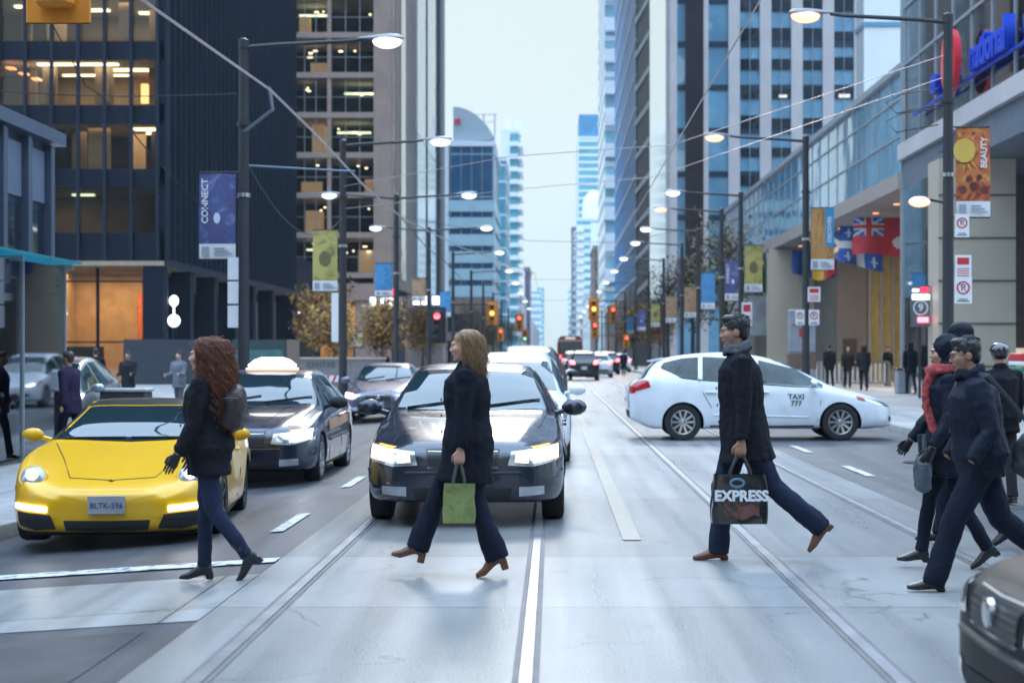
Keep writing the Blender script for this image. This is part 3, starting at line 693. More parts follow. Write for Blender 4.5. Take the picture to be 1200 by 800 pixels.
for i in range(12):
    for j in range(3):
        q = MB(); q.lathe([(.13, 0), (.13, .03)], 10, (GX+1.0+j*2, 65+i*4.5, zlo-.035)); q.build('downlight', warm_lamp, b)
for y in (68, 80, 96):
    la = bpy.data.lights.new('forecourt_lamp', 'AREA'); la.size = 4; la.energy = 420; la.color = (1, .74, .45)
    lo = bpy.data.objects.new('forecourt_lamp', la); COL.objects.link(lo); lo.location = (GX+4, y, zlo-.2); lo.parent = b
q = MB()
q.box(12.0, 53.1, .02, 14.4, 54.6, 7.48)
q.build('pier', stone_tan, b)
q = MB()
for k in range(6): q.box(11.98, 53.06, 1.0+k*1.33, 14.42, 53.098, 1.04+k*1.33)
q.build('pier_joint', mat('joint_dark', (.06, .06, .065), .6), b)
q = MB(); q.box(12.9, 57.5, .1, 12.95, 63, 7.48); q.build('glass_screen', clear_glass('screen_glass', (.75, .85, .92), .38), b)
q = MB(); q.box(14.6, 58, .02, 30, 58.3, 7.48); q.build('recess_wall', mat('recess_brown', (.09, .07, .06), .5, var=.2), b)
q = MB(); q.box(14.9, 57.9, 2.2, 15.5, 57.99, 5.2); q.box(14.9, 57.9, .3, 17, 57.99, 1.6); q.build('lit_shopfront', lit_room, b)
q = MB(); q.box(15.0, 90, .02, 16.55, 90.3, 7.48); q.build('bronze_wall', mat('bronze_stone', (.2, .165, .14), .5, var=.15, vs=.8), b)
q = MB(); q.box(16.6, 90.1, .02, 30, 90.3, 7.48); q.build('gold_screen', mat('gold_curtain', (.46, .36, .14), .6, var=.2, vs=1.5), b)
q = MB()
for k in range(9): q.box(16.62+k*.62, 89.9, .02, 16.76+k*.62, 90.098, 7.48)
q.build('screen_rib', mat('rib_grey', (.3, .29, .27), .5), b)
q = MB(); q.box(15.3, 89.9, .02, 16.0, 89.99, 2.2); q.build('door', MAT_DARKBROWN, b)
q = MB(); q.box(15.0, 90.4, .02, 15.1, 127, 7.48); q.build('side_shop_window', glass_dark, b)
q = MB(); q.box(12.4, 98, .02, 15, 99, 7.4); q.build('column', stone_tan, b)
q = MB(); q.box(13.2, 127, .02, 30, 128, 7.48); q.build('end_wall', stone_tan, b)
for bx in ((11.5, 112, 2.6, 14.9, 112.2, 5.2), (13, 104, 3, 14.9, 104.2, 5)): q = MB(); q.box(*bx); q.build('shop_band', mat('shop_band', (.35, .36, .38), .5, var=.3, vs=1), b)
# the sign on the podium
sg = thing('wall_sign', 'row of raised blue letters with a red disc on the glass podium', 'sign', (GX-.2, 0, 0))
sgb = mat('sign_blue', (.005, .06, .62), .35, var=.05); sgr = mat('sign_red', (.75, .03, .05), .35, var=.05)
rt = Matrix.Rotation(R(-90), 4, 'Z') @ FACE_CAM
text('er', 1.15, sgb, sg, T(-.04, 56.6, 10.55) @ rt, 'lettering', .16, .04)
text('national', 1.3, sgb, sg, T(-.04, 49.7, 10.5) @ rt, 'lettering', .16, .04)
q = MB(); q.lathe([(.95, -.12), (1.0, -.10), (1.0, .10), (.93, .12)], 36, (-.3, 53.6, 10.7), 'x'); o = q.build('disc', sgr, sg)
text('S', 1.3, white_paint, o, T(-.45, 53.6, 10.7) @ rt, 'emblem', .03, .05)
q = MB(); q.box(-.06, 45, 9.95, .04, 60.5, 10.02); q.build('rail', sgb, sg)
# white block put in for the sky's glare in the glass above the podium
tower('office_block', 'white block standing in for sky glare above the glass podium', 21.5, 34, 118, 121, 60, white_clad, glass_sky, 9, .3, side=-1, part='wall')

# towers behind the camera, seen only as reflections in the glass ahead
tower('office_tower', 'dark tower on the far side of the crossing behind the viewer', 30, 52, -150, -120, 110, glass_dark, black_steel, 3.8, 1.2)
tower('office_block', 'brown stone block behind the viewer on the left corner', -60, -15, -55, -17, 38, glass_dark, stone_warm, 3.8, 1.6, piers=4)
tower('office_block', 'grey stone block behind the viewer on the right corner', 18, 60, -70, -19, 74, glass_dark, stone_grey, 3.8, 1.6, piers=4, side=-1)
# ------------------------------------------------------------------ haze
q = MB(); q.box(-420, -170, -1.1, 420, 1700, 145)
hz = q.build('haze', MATS['alu'] if 'alu' in MATS else alu, smooth=False); stuff(hz)
hm = bpy.data.materials.new('haze_air'); hm.use_nodes = True; hn = hm.node_tree; hn.nodes.clear()
ho = hn.nodes.new('ShaderNodeOutputMaterial'); pv = hn.nodes.new('ShaderNodeVolumePrincipled')
pv.inputs['Color'].default_value = (.66, .84, 1.0, 1); pv.inputs['Density'].default_value = .00022; pv.inputs['Anisotropy'].default_value = .3
hn.links.new(pv.outputs[0], ho.inputs['Volume']); hz.data.materials.clear(); hz.data.materials.append(hm)
# ------------------------------------------------------------------ vehicles
def smooth_half(pts, sub=3):
    """Catmull-Rom through a half section"""
    out = []; n = len(pts)
    for i in range(n-1):
        p0, p1, p2, p3 = pts[max(i-1, 0)], pts[i], pts[i+1], pts[min(i+2, n-1)]
        for k in range(sub):
            t = k/sub
            out.append(tuple(.5*((2*p1[a])+(-p0[a]+p2[a])*t+(2*p0[a]-5*p1[a]+4*p2[a]-p3[a])*t*t+(-p0[a]+3*p1[a]-3*p2[a]+p3[a])*t**3) for a in (0, 1)))
    return out+[pts[-1]]
class Shell:
    """closed car body lofted from cross sections; xf = metres behind the nose"""
    def __init__(s, L, zb, zs, zr, w, wr, arches, ar, n=84, tuck=.93):
        s.L = L; s.W = max(k[1] for k in w); rings = []
        xs = [L*i/n for i in range(n+1)]
        for xf in xs: rings.append(s.ring(xf, zb, zs, zr, w, wr, tuck))
        def capr(r, dx):
            c = sum((p for p in r), V((0, 0, 0)))/len(r); out = []
            for f, k in ((.92, .55), (.75, .85), (.4, 1.0), (.08, 1.03)): out.append([c+(p-c)*f+V((dx*k, 0, 0)) for p in r])
            return out
        f = capr(rings[0], .045)[::-1]; b = capr(rings[-1], -.045)
        m = MB(); m.loft(f+rings+b); s.mb = m
        s.bvh = BVHTree.FromPolygons([tuple(p) for p in m.v], m.f)
        s.arches, s.ar = arches, ar
    def ring(s, xf, zb, zs, zr, w, wr, tuck):
        b_, t, r, hw, rw = [pchip(k, xf) for k in (zb, zs, zr, w, wr)]; g = r-t; ws = tuck*hw; h = t-b_
        half = [(0, b_), (.6*hw, b_), (.9*hw, b_+.02), (.975*hw, b_+.09), (hw, b_+.38*h), (hw*.995, b_+.62*h), (.975*hw, b_+.86*h), (ws, t),
                (lerp(ws, rw, .28), t+.26*g), (lerp(ws, rw, .68), t+.62*g), (rw, t+.86*g), (rw*.86, t+.955*g), (rw*.5, t+.99*g), (0, r)]
        hp = smooth_half(half); x = s.L/2-xf
        return [V((x, -y, z)) for y, z in hp]+[V((x, y, z)) for y, z in hp[-2:0:-1]]
    def body(s, root, m, inner=None):
        me = bpy.data.meshes.new('shell'); me.from_pydata([tuple(p) for p in s.mb.v], [], s.mb.f)
        b = bmesh.new(); b.from_mesh(me); bmesh.ops.recalc_face_normals(b, faces=b.faces); b.to_mesh(me); b.free()
        for q in (m, inner or black): me.materials.append(q)
        c = MB()
        for xf in s.arches:
            for sd in (-1, 1): c.lathe([(s.ar, -.2), (s.ar, .2)], 32, (s.L/2-xf, sd*(s.W-.12), s.ar-.06), 'y')
        cm = bpy.data.meshes.new('cut'); cm.from_pydata([tuple(p) for p in c.v], [], c.f)
        b = bmesh.new(); b.from_mesh(cm); bmesh.ops.recalc_face_normals(b, faces=b.faces); b.to_mesh(cm); b.free()
        for q in (m, inner or black): cm.materials.append(q)
        cm.polygons.foreach_set('material_index', [1]*len(cm.polygons))
        co = temp_obj(cm); o = temp_obj(me); mod = o.modifiers.new('b', 'BOOLEAN'); mod.object = co; mod.operation = 'DIFFERENCE'; mod.solver = 'EXACT'
        out = bake(o); bpy.data.objects.remove(co)
        out.polygons.foreach_set('use_smooth', [True]*len(out.polygons)); out.set_sharp_from_angle(angle=R(38)); out.name = 'body'
        return link('body', out, root)
    def cast(s, ax, a, b):
        L = s.L
        o, d = {'front': (V((5, a, b)), V((-1, 0, 0))), 'back': (V((-5, a, b)), V((1, 0, 0))), 'left': (V((L/2-a, 4, b)), V((0, -1, 0))),
                'right': (V((L/2-a, -4, b)), V((0, 1, 0))), 'top': (V((L/2-a, b, 4)), V((0, 0, -1)))}[ax]
        h, nn, *_ = s.bvh.ray_cast(o, d)
        if h is None:
            h, nn, *_ = s.bvh.find_nearest(o+d*(5-L/2 if ax in ('front', 'back') else 3.1 if ax != 'top' else 2.9))
        if nn.dot(d) > 0: nn = -nn
        return h, nn
    def patch(s, name, ax, lo, up, m, root, off=.004, nu=14, nv=8, lip=.0):
        """panel laid on the shell between two edges given in that view's coordinates"""
        def samp(pl, u):
            x = u*(len(pl)-1); i = min(int(x), len(pl)-2); t = x-i
            return lerp(pl[i][0], pl[i+1][0], t), lerp(pl[i][1], pl[i+1][1], t)
        vs = []
        for j in range(nv+1):
            for i in range(nu+1):
                a, b = samp(lo, i/nu), samp(up, i/nu); h, nn = s.cast(ax, lerp(a[0], b[0], j/nv), lerp(a[1], b[1], j/nv))
                vs.append(h+nn*off)
        fs = [(j*(nu+1)+i, j*(nu+1)+i+1, (j+1)*(nu+1)+i+1, (j+1)*(nu+1)+i) for j in range(nv) for i in range(nu)]
        q = MB(); q.add(vs, fs); return q.build(name, m, root, True, 60)
    def seam(s, name, ax, pts, m, root, r=.006):
        ps = [s.cast(ax, *p) for p in pts]; q = MB(); q.tube([h+nn*.0005 for h, nn in ps], r, 5); return q.build(name, m, root)
tyre_mat = mat('tyre', (.015, .015, .017), .8, var=.2, bump=.3, bs=80)
alloy = mat('alloy_wheel', (.5, .51, .53), .25, .9, var=.05)
dark_alloy = mat('dark_alloy', (.06, .06, .07), .3, .8, var=.1)
lamp_glass = mat('lamp_housing', (.5, .52, .55), .12, .6, var=.1, vs=9, coat=1)
tail_red = mat('tail_lens', (.45, .01, .015), .15, 0, var=.1, coat=1)
tail_lit = lamp('tail_lit', (1, .06, .05), 3)
head_warm = lamp('head_warm', (1, .46, .17), 1.9)
head_white = lamp('head_white', (.92, .95, 1), 5)
head_violet = lamp('head_violet', (.75, .6, 1), 4)
plate_mat = mat('licence_plate', (.6, .62, .68), .4, var=.1)
plate_ink = mat('plate_ink', (.03, .05, .2), .5, var=0)
seam_mat = mat('panel_gap', (.006, .006, .007), .7, var=0)
seat_mat = mat('seat_fabric', (.03, .03, .035), .8, var=.2)
def wheel(root, x, y, r, wd, rim_m=alloy, spokes=10, name='wheel'):
    sd = 1 if y > 0 else -1
    h = MB(); h.lathe([(r*.62, -wd*.3), (r*.62, wd*.12), (r*.3, wd*.14), (.01, wd*.14)], 20, axis='y'); o = h.build('wheel', dark, root)
    t = MB(); t.lathe([(r*.66, -wd*.42), (r*.8, -wd*.5), (r*.95, -wd*.46), (r, -wd*.3), (r, wd*.3), (r*.95, wd*.46), (r*.8, wd*.5), (r*.67, wd*.44), (r*.64, wd*.3), (r*.64, -wd*.3)], 32, axis='y')
    t.build('tyre', tyre_mat, o)
    q = MB(); rings = []
    for rr, yy in ((r*.655, wd*.3), (r*.66, wd*.46), (r*.6, wd*.44), (r*.585, wd*.2)):
        rings.append([V((rr*cos(2*pi*k/32), yy, rr*sin(2*pi*k/32))) for k in range(32)])
    q.loft(rings, True, False)
    for k in range(spokes):
        a = 2*pi*k/spokes; ca, sa = cos(a), sin(a)
        def pt(u, v, yy): return V((u*ca-v*sa, yy, u*sa+v*ca))
        q.loft([[pt(r*.1, -.05*r, wd*.36), pt(r*.1, .05*r, wd*.36), pt(r*.1, .05*r, wd*.2), pt(r*.1, -.05*r, wd*.2)],
                [pt(r*.6, -.065*r, wd*.44), pt(r*.6, .065*r, wd*.44), pt(r*.6, .065*r, wd*.3), pt(r*.6, -.065*r, wd*.3)]])
    q.lathe([(r*.14, wd*.2), (r*.14, wd*.38), (r*.08, wd*.42), (.005, wd*.42)], 16, axis='y'); q.build('rim', rim_m, o)
    o.location = (x, y, r)
    if sd < 0: o.rotation_euler = (0, 0, pi)
    return o
def wheels(root, S, r, wd, rim_m=alloy, spokes=10, inset=.02):
    first = None
    for xf in S.arches:
        for sd in (-1, 1):
            if first is None: first = o = wheel(root, 0, 1, r, wd, rim_m, spokes)
            else: o = copy_tree(first, root)
            o.location = (S.L/2-xf, sd*(S.W-inset-wd/2), r); o.rotation_euler = (0, 0, 0 if sd > 0 else pi)
def mirror(root, x, y, z, m, sz=(.13, .23, .15), lens=True):
    sd = 1 if y > 0 else -1
    q = MB(); q.ell((0, sd*.14, 0), (sz[0]*.55, sz[1]*.55, sz[2]*.55), 12); q.tube([(0, -sd*.04, -.06), (0, sd*.08, -.02)], [.03, .025], 6)
    o = q.build('side_mirror', m, root); o.location = (x, y, z)
    q = MB(); q.ell((-sz[0]*.42, sd*.145, 0), (.02, sz[1]*.46, sz[2]*.44), 10); q.build('mirror_glass', chrome, o)
def plate(S, root, x, z, txt, back=False, m=plate_mat):
    sg = -1 if back else 1
    q = MB(); q.cbox((0, 0, 0), (.012, .31, .155), 0, .003); o = q.build('license_plate', m, root)
    h, _ = S.cast('back' if back else 'front', 0, z); o.location = (h.x+sg*.025, 0, z)
    rot = Matrix.Rotation(R(90 if not back else -90), 4, 'Z') @ FACE_CAM
    text(txt, .066, plate_ink, o, T(sg*.0085, 0, -.005) @ rot, 'plate_number', .001)
    return o
def cabin(S, root, x0, x1, z, hw, lit=None): pass
P2 = lambda *a: list(a)

def sedan(name, label, group, m, lamp_m, taxi=False, white_top=False, det=2, tl=tail_red):
    """four-door saloon"""
    root = thing(name, label, 'car', group=group)
    S = Shell(4.85, P2((0,.24),(.5,.19),(4.4,.2),(4.85,.34)), P2((0,.60),(.25,.69),(.8,.80),(1.3,.88),(2,.93),(4.2,.97),(4.85,.9)),
              P2((0,.68),(.1,.75),(.5,.85),(1.0,.93),(1.42,.99),(1.8,1.2),(2.2,1.385),(2.6,1.45),(3.2,1.455),(3.75,1.36),(4.15,1.2),(4.5,1.07),(4.7,1.04),(4.85,.97)),
              P2((0,.64),(.06,.73),(.22,.83),(.6,.9),(1.2,.92),(3.6,.925),(4.5,.87),(4.85,.72)), P2((0,.5),(1.3,.7),(1.5,.73),(2.3,.6),(3.5,.59),(4.4,.66),(4.85,.55)), (.93, 3.72), .37)
    S.body(root, m)
    S.patch('windshield', 'top', [(1.5, -.72), (1.42, 0), (1.5, .72)], [(2.22, -.565), (2.2, 0), (2.22, .565)], wind_glass, root, nu=16, nv=12)
    S.patch('rear_window', 'top', [(4.36, -.64), (4.42, 0), (4.36, .64)], [(3.7, -.54), (3.68, 0), (3.7, .54)], car_glass, root, nu=12)
    for sd in ('left', 'right'):
        S.patch('side_window', sd, [(1.62, .96), (2.66, .985)], [(2.2, 1.33), (2.66, 1.375)], car_glass, root)
        S.patch('side_window', sd, [(2.74, .985), (3.6, 1.0)], [(2.74, 1.375), (3.5, 1.32)], car_glass, root)
        S.patch('side_window', sd, [(3.66, 1.0), (4.1, 1.03)], [(3.58, 1.31), (3.9, 1.2)], car_glass, root)
        for xs in ([(1.58, .94), (1.5, .7), (1.52, .4), (1.62, .28)], [(2.7, 1.36), (2.7, .9), (2.72, .5), (2.74, .28)], [(3.68, 1.3), (3.62, .98), (3.44, .7), (3.3, .52)]): S.seam('panel_gap', sd, xs, seam_mat, root)
        S.seam('rub_strip', sd, [(1.5, .55), (2.6, .56), (3.3, .57)], dark, root, .02)
        S.seam('sill', sd, [(1.4, .24), (3.2, .24)], black, root, .02)
        for xh in (2.55, 3.5):
            h, n_ = S.cast(sd, xh, .82); q = MB(); q.cbox((0, 0, 0), (.2, .035, .03), 0, .008); o = q.build('door_handle', m, root); o.location = h+n_*.02
    for sd in (-1, 1):
        o = S.patch('headlight', 'front', [(sd*.40, .56), (sd*.62, .545), (sd*.87, .60)], [(sd*.43, .675), (sd*.64, .70), (sd*.875, .745)], lamp_glass, root, .006)
        S.patch('bulb', 'front', [(sd*.62, .575), (sd*.84, .61)], [(sd*.62, .685), (sd*.84, .725)], lamp_m, o, .011, 8, 5)
        S.patch('reflector', 'front', [(sd*.46, .585), (sd*.58, .575)], [(sd*.47, .66), (sd*.58, .68)], lamp('reflector_glow', (1, .72, .42), .8) if lamp_m is head_warm else chrome, o, .010, 6, 4)  # emission here paints in the warm halo round the lit bulb
        o = S.patch('fog_light', 'front', [(sd*.50, .285), (sd*.72, .30)], [(sd*.50, .37), (sd*.72, .375)], lamp_glass, root, .006, 6, 4)
        S.patch('taillight', 'back', [(sd*.56, .66), (sd*.84, .70)], [(sd*.60, .93), (sd*.85, .95)], tl, root, .006, 6, 6)
        S.patch('indicator', 'left' if sd > 0 else 'right', [(.13, .60), (.36, .65)], [(.13, .715), (.36, .735)], mat('amber_fringe', (.8, .3, .05), .3, var=0, emit=(1, .35, .05), es=.9), root, .006, 6, 4)  # glowing amber patch added to imitate the headlight's orange fringe
        mirror(root, S.L/2-1.72, sd*.87, 1.02, m if not taxi else black)
        S.seam('hood_gap', 'top', [(.32, sd*.5), (.8, sd*.68), (1.4, sd*.74)], seam_mat, root, .005)
    g = S.patch('grille', 'front', [(-.30, .53), (0, .515), (.30, .53)], [(-.33, .70), (0, .715), (.33, .70)], dark, root, .005)
    for k in range(6): S.seam('grille_bar', 'front', [(-.31, .54+.028*k), (0, .535+.028*k), (.31, .54+.028*k)], chrome if k in (0, 5) else dark_alloy, g, .006)
    h, n_ = S.cast('front', 0, .62); q = MB(); q.lathe([(.055, 0), (.055, .02), (.04, .025), (.005, .025)], 16, axis='x'); e = q.build('badge', chrome, g); e.location = (h.x+.01, 0, .62)
    S.patch('air_intake', 'front', [(-.42, .25), (0, .24), (.42, .25)], [(-.44, .355), (0, .36), (.44, .355)], black, root, .005)
    S.seam('bumper_strip', 'front', [(-.88, .50), (-.5, .49), (0, .488), (.5, .49), (.88, .50)], dark, root, .018)
    S.seam('bumper_strip', 'back', [(-.8, .52), (0, .51), (.8, .52)], dark, root, .02)
    plate(S, root, 0, .43, 'BKTC 517', m=mat('plate_dim', (.3, .31, .33), .4)); plate(S, root, 0, .78, 'ANWE 284', True)
    q = MB()
    for y0 in (-.62, .05):
        ps = [S.cast('top', 1.5+.14*(k/6)**1*(1 if y0 < 0 else 1), y0+.62*k/6) for k in range(7)]; q.tube([h+n_*.014 for h, n_ in ps], .009, 5)
    q.build('wiper', black, root)
    wheels(root, S, .325, .21)
    if taxi:
        q = MB(); q.loft([[V((a*.10, b*.42, 0)) for a, b in ((-1,-1),(1,-1),(1,1),(-1,1))], [V((a*.11, b*.44, .06)) for a, b in ((-1,-1),(1,-1),(1,1),(-1,1))], [V((a*.08, b*.32, .15)) for a, b in ((-1,-1),(1,-1),(1,1),(-1,1))], [V((a*.05, b*.2, .19)) for a, b in ((-1,-1),(1,-1),(1,1),(-1,1))]])
        o = q.build('roof_sign', lamp('roof_sign_lamp', (1, .86, .72), 1.5), root); o.location = (-.1, 0, 1.462); o.scale = (.75, .74, .8)
        q = MB(); q.cbox((0, 0, -.015), (.26, .95, .05), 0, .01); q.build('sign_base', lamp('sign_base_glow', (1, .6, .25), .6), o)
        for sd in ('left', 'right'): S.patch('door_stripe', sd, [(1.55, .66), (3.5, .70)], [(1.55, .8), (3.5, .84)], mat('taxi_stripe', (.5, .26, .14), .3, var=.2), root, .003)
        S.patch('hood_stripe', 'top', [(.4, -.3), (1.35, -.42)], [(.4, .3), (1.35, .42)], mat('taxi_dark', (.015, .018, .028), .25, coat=1), root, .003)
    return root
navy_paint = paint('navy_paint', (.02, .025, .042), .35, .28)
blue_taxi = paint('dark_blue_paint', (.007, .013, .034), .2, .3)
grey_paint = paint('grey_purple_paint', (.13, .12, .17), .5, .3)
white_car = paint('white_paint', (.72, .76, .82))
silver = paint('silver_paint', (.38, .40, .43), .7, .3)
black_paint = paint('black_paint', (.01, .011, .014), .2, .28)
red_paint = paint('red_paint', (.3, .02, .02))
def put(o, x, y, rz, z=None): o.location = (x, y, gz(x) if z is None else z); o.rotation_euler = (0, 0, R(rz)); return o
QG = 'cars queuing behind the dark saloon'
put(sedan('sedan', 'dark navy saloon with glowing warm headlights stopped at the crosswalk on the tram track', None, navy_paint, head_warm), -.80, 15.15+2.425, -90)
put(sedan('taxi', 'dark blue taxi with a glowing white roof sign waiting behind the yellow sports car', 'taxis', blue_taxi, head_white, True), -3.85, 20.9+2.425, -90)
put(sedan('sedan', 'grey purple saloon with one violet glowing headlight in the left kerb lane', None, grey_paint, head_violet), -4.3, 42+2.4, -90)

side_glass = mat('side_glass', (.02, .04, .045), .03, 0, var=.95, vs=2.2, spec=.5)
def hatch(name, label, cat, m, suv=False, tl=tail_red, lamp_m=None, door_text=None, group=None):
    """tall five-door body: wagon, minivan or SUV"""
    root = thing(name, label, cat, group=group); k = 1.1 if suv else 1
    def Z(*a): return [(x, z*k) for x, z in a]
    S = Shell(4.64, P2((0,.24),(.5,.2),(4.2,.2),(4.64,.36)), Z((0,.56),(.25,.68),(.6,.78),(1.0,.87),(1.4,.93),(2.2,1.0),(3.5,1.08),(4.2,1.12),(4.64,.98)),
              Z((0,.62),(.12,.71),(.4,.81),(.8,.91),(1.05,.975),(1.3,1.10),(1.67,1.285),(2.05,1.44),(2.5,1.535),(3.05,1.575),(3.6,1.535),(4.1,1.44),(4.28,1.33),(4.42,1.14),(4.55,1.04),(4.64,.95)),
              P2((0,.56),(.07,.7),(.25,.81),(.6,.87),(1.2,.885),(3.6,.89),(4.3,.86),(4.55,.79),(4.64,.72)), P2((0,.45),(.9,.62),(1.2,.68),(2.1,.58),(3.6,.57),(4.2,.57),(4.64,.5)), (.93, 3.73), .375)
    S.body(root, m)
    S.patch('windshield', 'top', [(1.16, -.68), (1.08, 0), (1.16, .68)], [(2.1, -.54), (2.08, 0), (2.1, .54)], wind_glass, root, nu=16, nv=12)
    S.patch('rear_window', 'back', [(-.64, 1.10*k), (0, 1.08*k), (.64, 1.10*k)], [(-.52, 1.37*k), (0, 1.385*k), (.52, 1.37*k)], car_glass, root)
    for sd in ('left', 'right'):
        S.patch('side_window', sd, [(1.22, .955*k), (1.7, .98*k), (2.42, 1.03*k)], [(1.24, 1.0*k), (1.72, 1.275*k), (2.36, 1.43*k)], side_glass, root)
        S.patch('side_window', sd, [(2.54, 1.035*k), (3.38, 1.09*k)], [(2.46, 1.45*k), (3.36, 1.49*k)], side_glass, root)
        S.patch('side_window', sd, [(3.46, 1.095*k), (3.74, 1.13*k), (4.12, 1.30*k)], [(3.44, 1.485*k), (3.74, 1.46*k), (4.06, 1.38*k)], side_glass, root)
        for xs in ([(1.32, .95*k), (1.28, .7), (1.34, .34)], [(2.47, 1.44*k), (2.47, .9), (2.5, .3)], [(3.42, 1.48*k), (3.44, 1.05), (3.36, .82), (3.22, .58)]): S.seam('panel_gap', sd, xs, seam_mat, root, .0065)
        S.seam('window_trim', sd, [(1.24, .935*k), (1.8, .965*k), (2.5, 1.015*k), (3.4, 1.075*k), (3.75, 1.115*k), (4.1, 1.285*k)], black, root, .012); S.seam('sill', sd, [(1.4, .26), (2.4, .25), (3.25, .26)], dark, root, .022)
        S.seam('crease', sd, [(1.5, .42), (2.4, .44), (3.2, .46)], m, root, .012)
        for xh in (2.3, 3.24):
            h, n_ = S.cast(sd, xh, .86*k); q = MB(); q.cbox((0, 0, 0), (.2, .035, .03), 0, .008); o = q.build('door_handle', m, root); o.location = h+n_*.022
    for sd in (-1, 1):
        o = S.patch('headlight', 'front', [(sd*.5, .58*k), (sd*.8, .62*k)], [(sd*.52, .66*k), (sd*.83, .77*k)], lamp_glass, root, .006)
        sn = 'left' if sd > 0 else 'right'
        S.patch('headlight', sn, [(.10, .60*k), (.58, .735*k)], [(.16, .66*k), (.62, .79*k)], lamp_glass, root, .006)
        S.patch('indicator', sn, [(.48, .70*k), (.62, .735*k)], [(.5, .755*k), (.66, .79*k)], tail_red, root, .009, 6, 4)
        if lamp_m: S.patch('bulb', 'front', [(sd*.56, .60*k), (sd*.74, .63*k)], [(sd*.57, .66*k), (sd*.75, .72*k)], lamp_m, o, .011, 8, 5)
        S.patch('taillight', 'back', [(sd*.5, .84*k), (sd*.76, .84*k)], [(sd*.56, 1.0*k), (sd*.80, 1.08*k)], tl, root, .007, 8, 6)
        S.patch('taillight', sn, [(4.61, .86*k), (4.30, .95*k)], [(4.58, 1.03*k), (4.34, 1.06*k)], tl, root, .007, 8, 6)
        S.patch('fog_light', 'front', [(sd*.5, .33), (sd*.66, .35)], [(sd*.5, .42), (sd*.66, .43)], dark, root, .006, 6, 4)
        mirror(root, S.L/2-1.42, sd*.84, 1.02*k, m)
    S.patch('grille', 'front', [(-.45, .26), (0, .25), (.45, .26)], [(-.38, .42), (0, .43), (.38, .42)], black, root, .005)
    S.seam('emblem', 'front', [(-.08, .6*k), (.08, .6*k)], chrome, root, .03)
    S.patch('rear_bumper', 'back', [(-.6, .40), (0, .39), (.6, .40)], [(-.62, .52), (0, .53), (.62, .52)], dark, root, .006)
    S.seam('tailgate_gap', 'back', [(-.70, 1.0*k), (-.66, .6), (0, .56), (.66, .6), (.70, 1.0*k)], seam_mat, root)
    plate(S, root, 0, .72, 'BHRW 903', True); plate(S, root, 0, .36, 'BHRW 903')
    q = MB(); q.loft([[V((-1.72, -.5, 1.445*k)), V((-1.98, -.5, 1.395*k)), V((-1.98, -.5, 1.42*k)), V((-1.72, -.5, 1.475*k))], [V((-1.72, .5, 1.445*k)), V((-1.98, .5, 1.395*k)), V((-1.98, .5, 1.42*k)), V((-1.72, .5, 1.475*k))]])
    q.build('spoiler', m, root)
    wheels(root, S, .33 if not suv else .36, .21, alloy if not suv else dark_alloy, 10)
    if door_text:
        rt = Matrix.Rotation(pi, 4, 'Z') @ FACE_CAM
        for sd, rr in (('right', FACE_CAM), ('left', rt)):
            for s_, z_ in ((door_text[0], .78), (door_text[1], .66)):
                h, n_ = S.cast(sd, 1.72, z_); text(s_, .13, mat('door_ink', (.05, .06, .08), .5, var=0), root, T(h.x, h.y+n_.y*.008, z_) @ rr, 'door_lettering', .002, .002)
    return root
put(hatch('wagon_taxi', 'white tall hatchback taxi turning across the right lanes behind the man with the shopping bag', 'car', white_car, door_text=('TAXI', '777')), 1.40+2.32, 30.3+.89, 0, 0)
suv = hatch('hatchback', 'white car close behind the navy saloon, only its roof and mirror showing', 'car', white_car, False, lamp_m=head_white, group=QG)
put(suv, -.62, 23.6+2.3, -90)
dsv = hatch('suv', 'dark sport utility vehicle with red tail lights driving away on the right tram track', 'car', black_paint, True, tail_lit)
put(dsv, 1.78, 97+2.3, 90)
wh = hatch('hatchback', 'white hatchback with red tail lights driving away beyond the cyclist', 'car', white_car, tl=tail_lit); put(wh, 5.6, 143, 90)
cars = [(dsv, -.55, 38, -90, 'dark vehicle with violet headlights second in the queue behind the navy saloon'), (suv, -.5, 50, -90, 'white vehicle third in the queue behind the navy saloon'),
        (dsv, -.55, 62, -90, 'dark vehicle fourth in the queue behind the navy saloon'), (suv, -.6, 76, -90, 'white vehicle fifth in the queue behind the navy saloon'),
        (suv, -3.6, 92, -90, 'white van like car approaching in the left kerb lane far behind the grey saloon'), (dsv, -3.4, 118, -90, 'dark vehicle approaching in the left kerb lane far beyond the white one'),
        (wh, 3.0, 112, 90, 'white hatchback half hidden to the right of the dark sport utility vehicle'), (dsv, 4.1, 128, 90, 'dark vehicle with bright red lights beside the distant white hatchbacks'),
        (dsv, 1.5, 128, 90, 'dark vehicle with red lights just in front of the tram'), (wh, 6.0, 170, 90, 'small distant white hatchback by the right kerb beyond the cyclist'), (dsv, 6.1, 190, 90, 'dark car parked at the right kerb far down the street'),
        (suv, -.6, 92, -90, 'white vehicle sixth in the queue behind the navy saloon'), (dsv, -.6, 110, -90, 'dark vehicle near the tail of the queue behind the navy saloon'), (suv, 1.6, 260, 90, 'pale vehicle ahead of the tram far down the track'),
        (wh, 4.4, 210, 90, 'tiny white car with red lights beyond the tram, right lane'), (dsv, 4.2, 240, 90, 'tiny dark car with red lights beyond the tram, right lane'), (wh, 6.0, 250, 90, 'tiny white car at the right kerb beyond the tram'), (dsv, 4.3, 290, 90, 'farthest dark car with red lights in the right lane'),
        (suv, -.6, 140, -90, 'small white car far back in the left queue'), (suv, -3.6, 170, -90, 'tiny white car in the left kerb lane far away'), (dsv, -.7, 180, -90, 'tiny dark car far back on the left track'), (suv, -3.5, 230, -90, 'farthest pale car in the left kerb lane'), (dsv, 4.2, 152, 90, 'dark car with red lights under the amber traffic signal')]
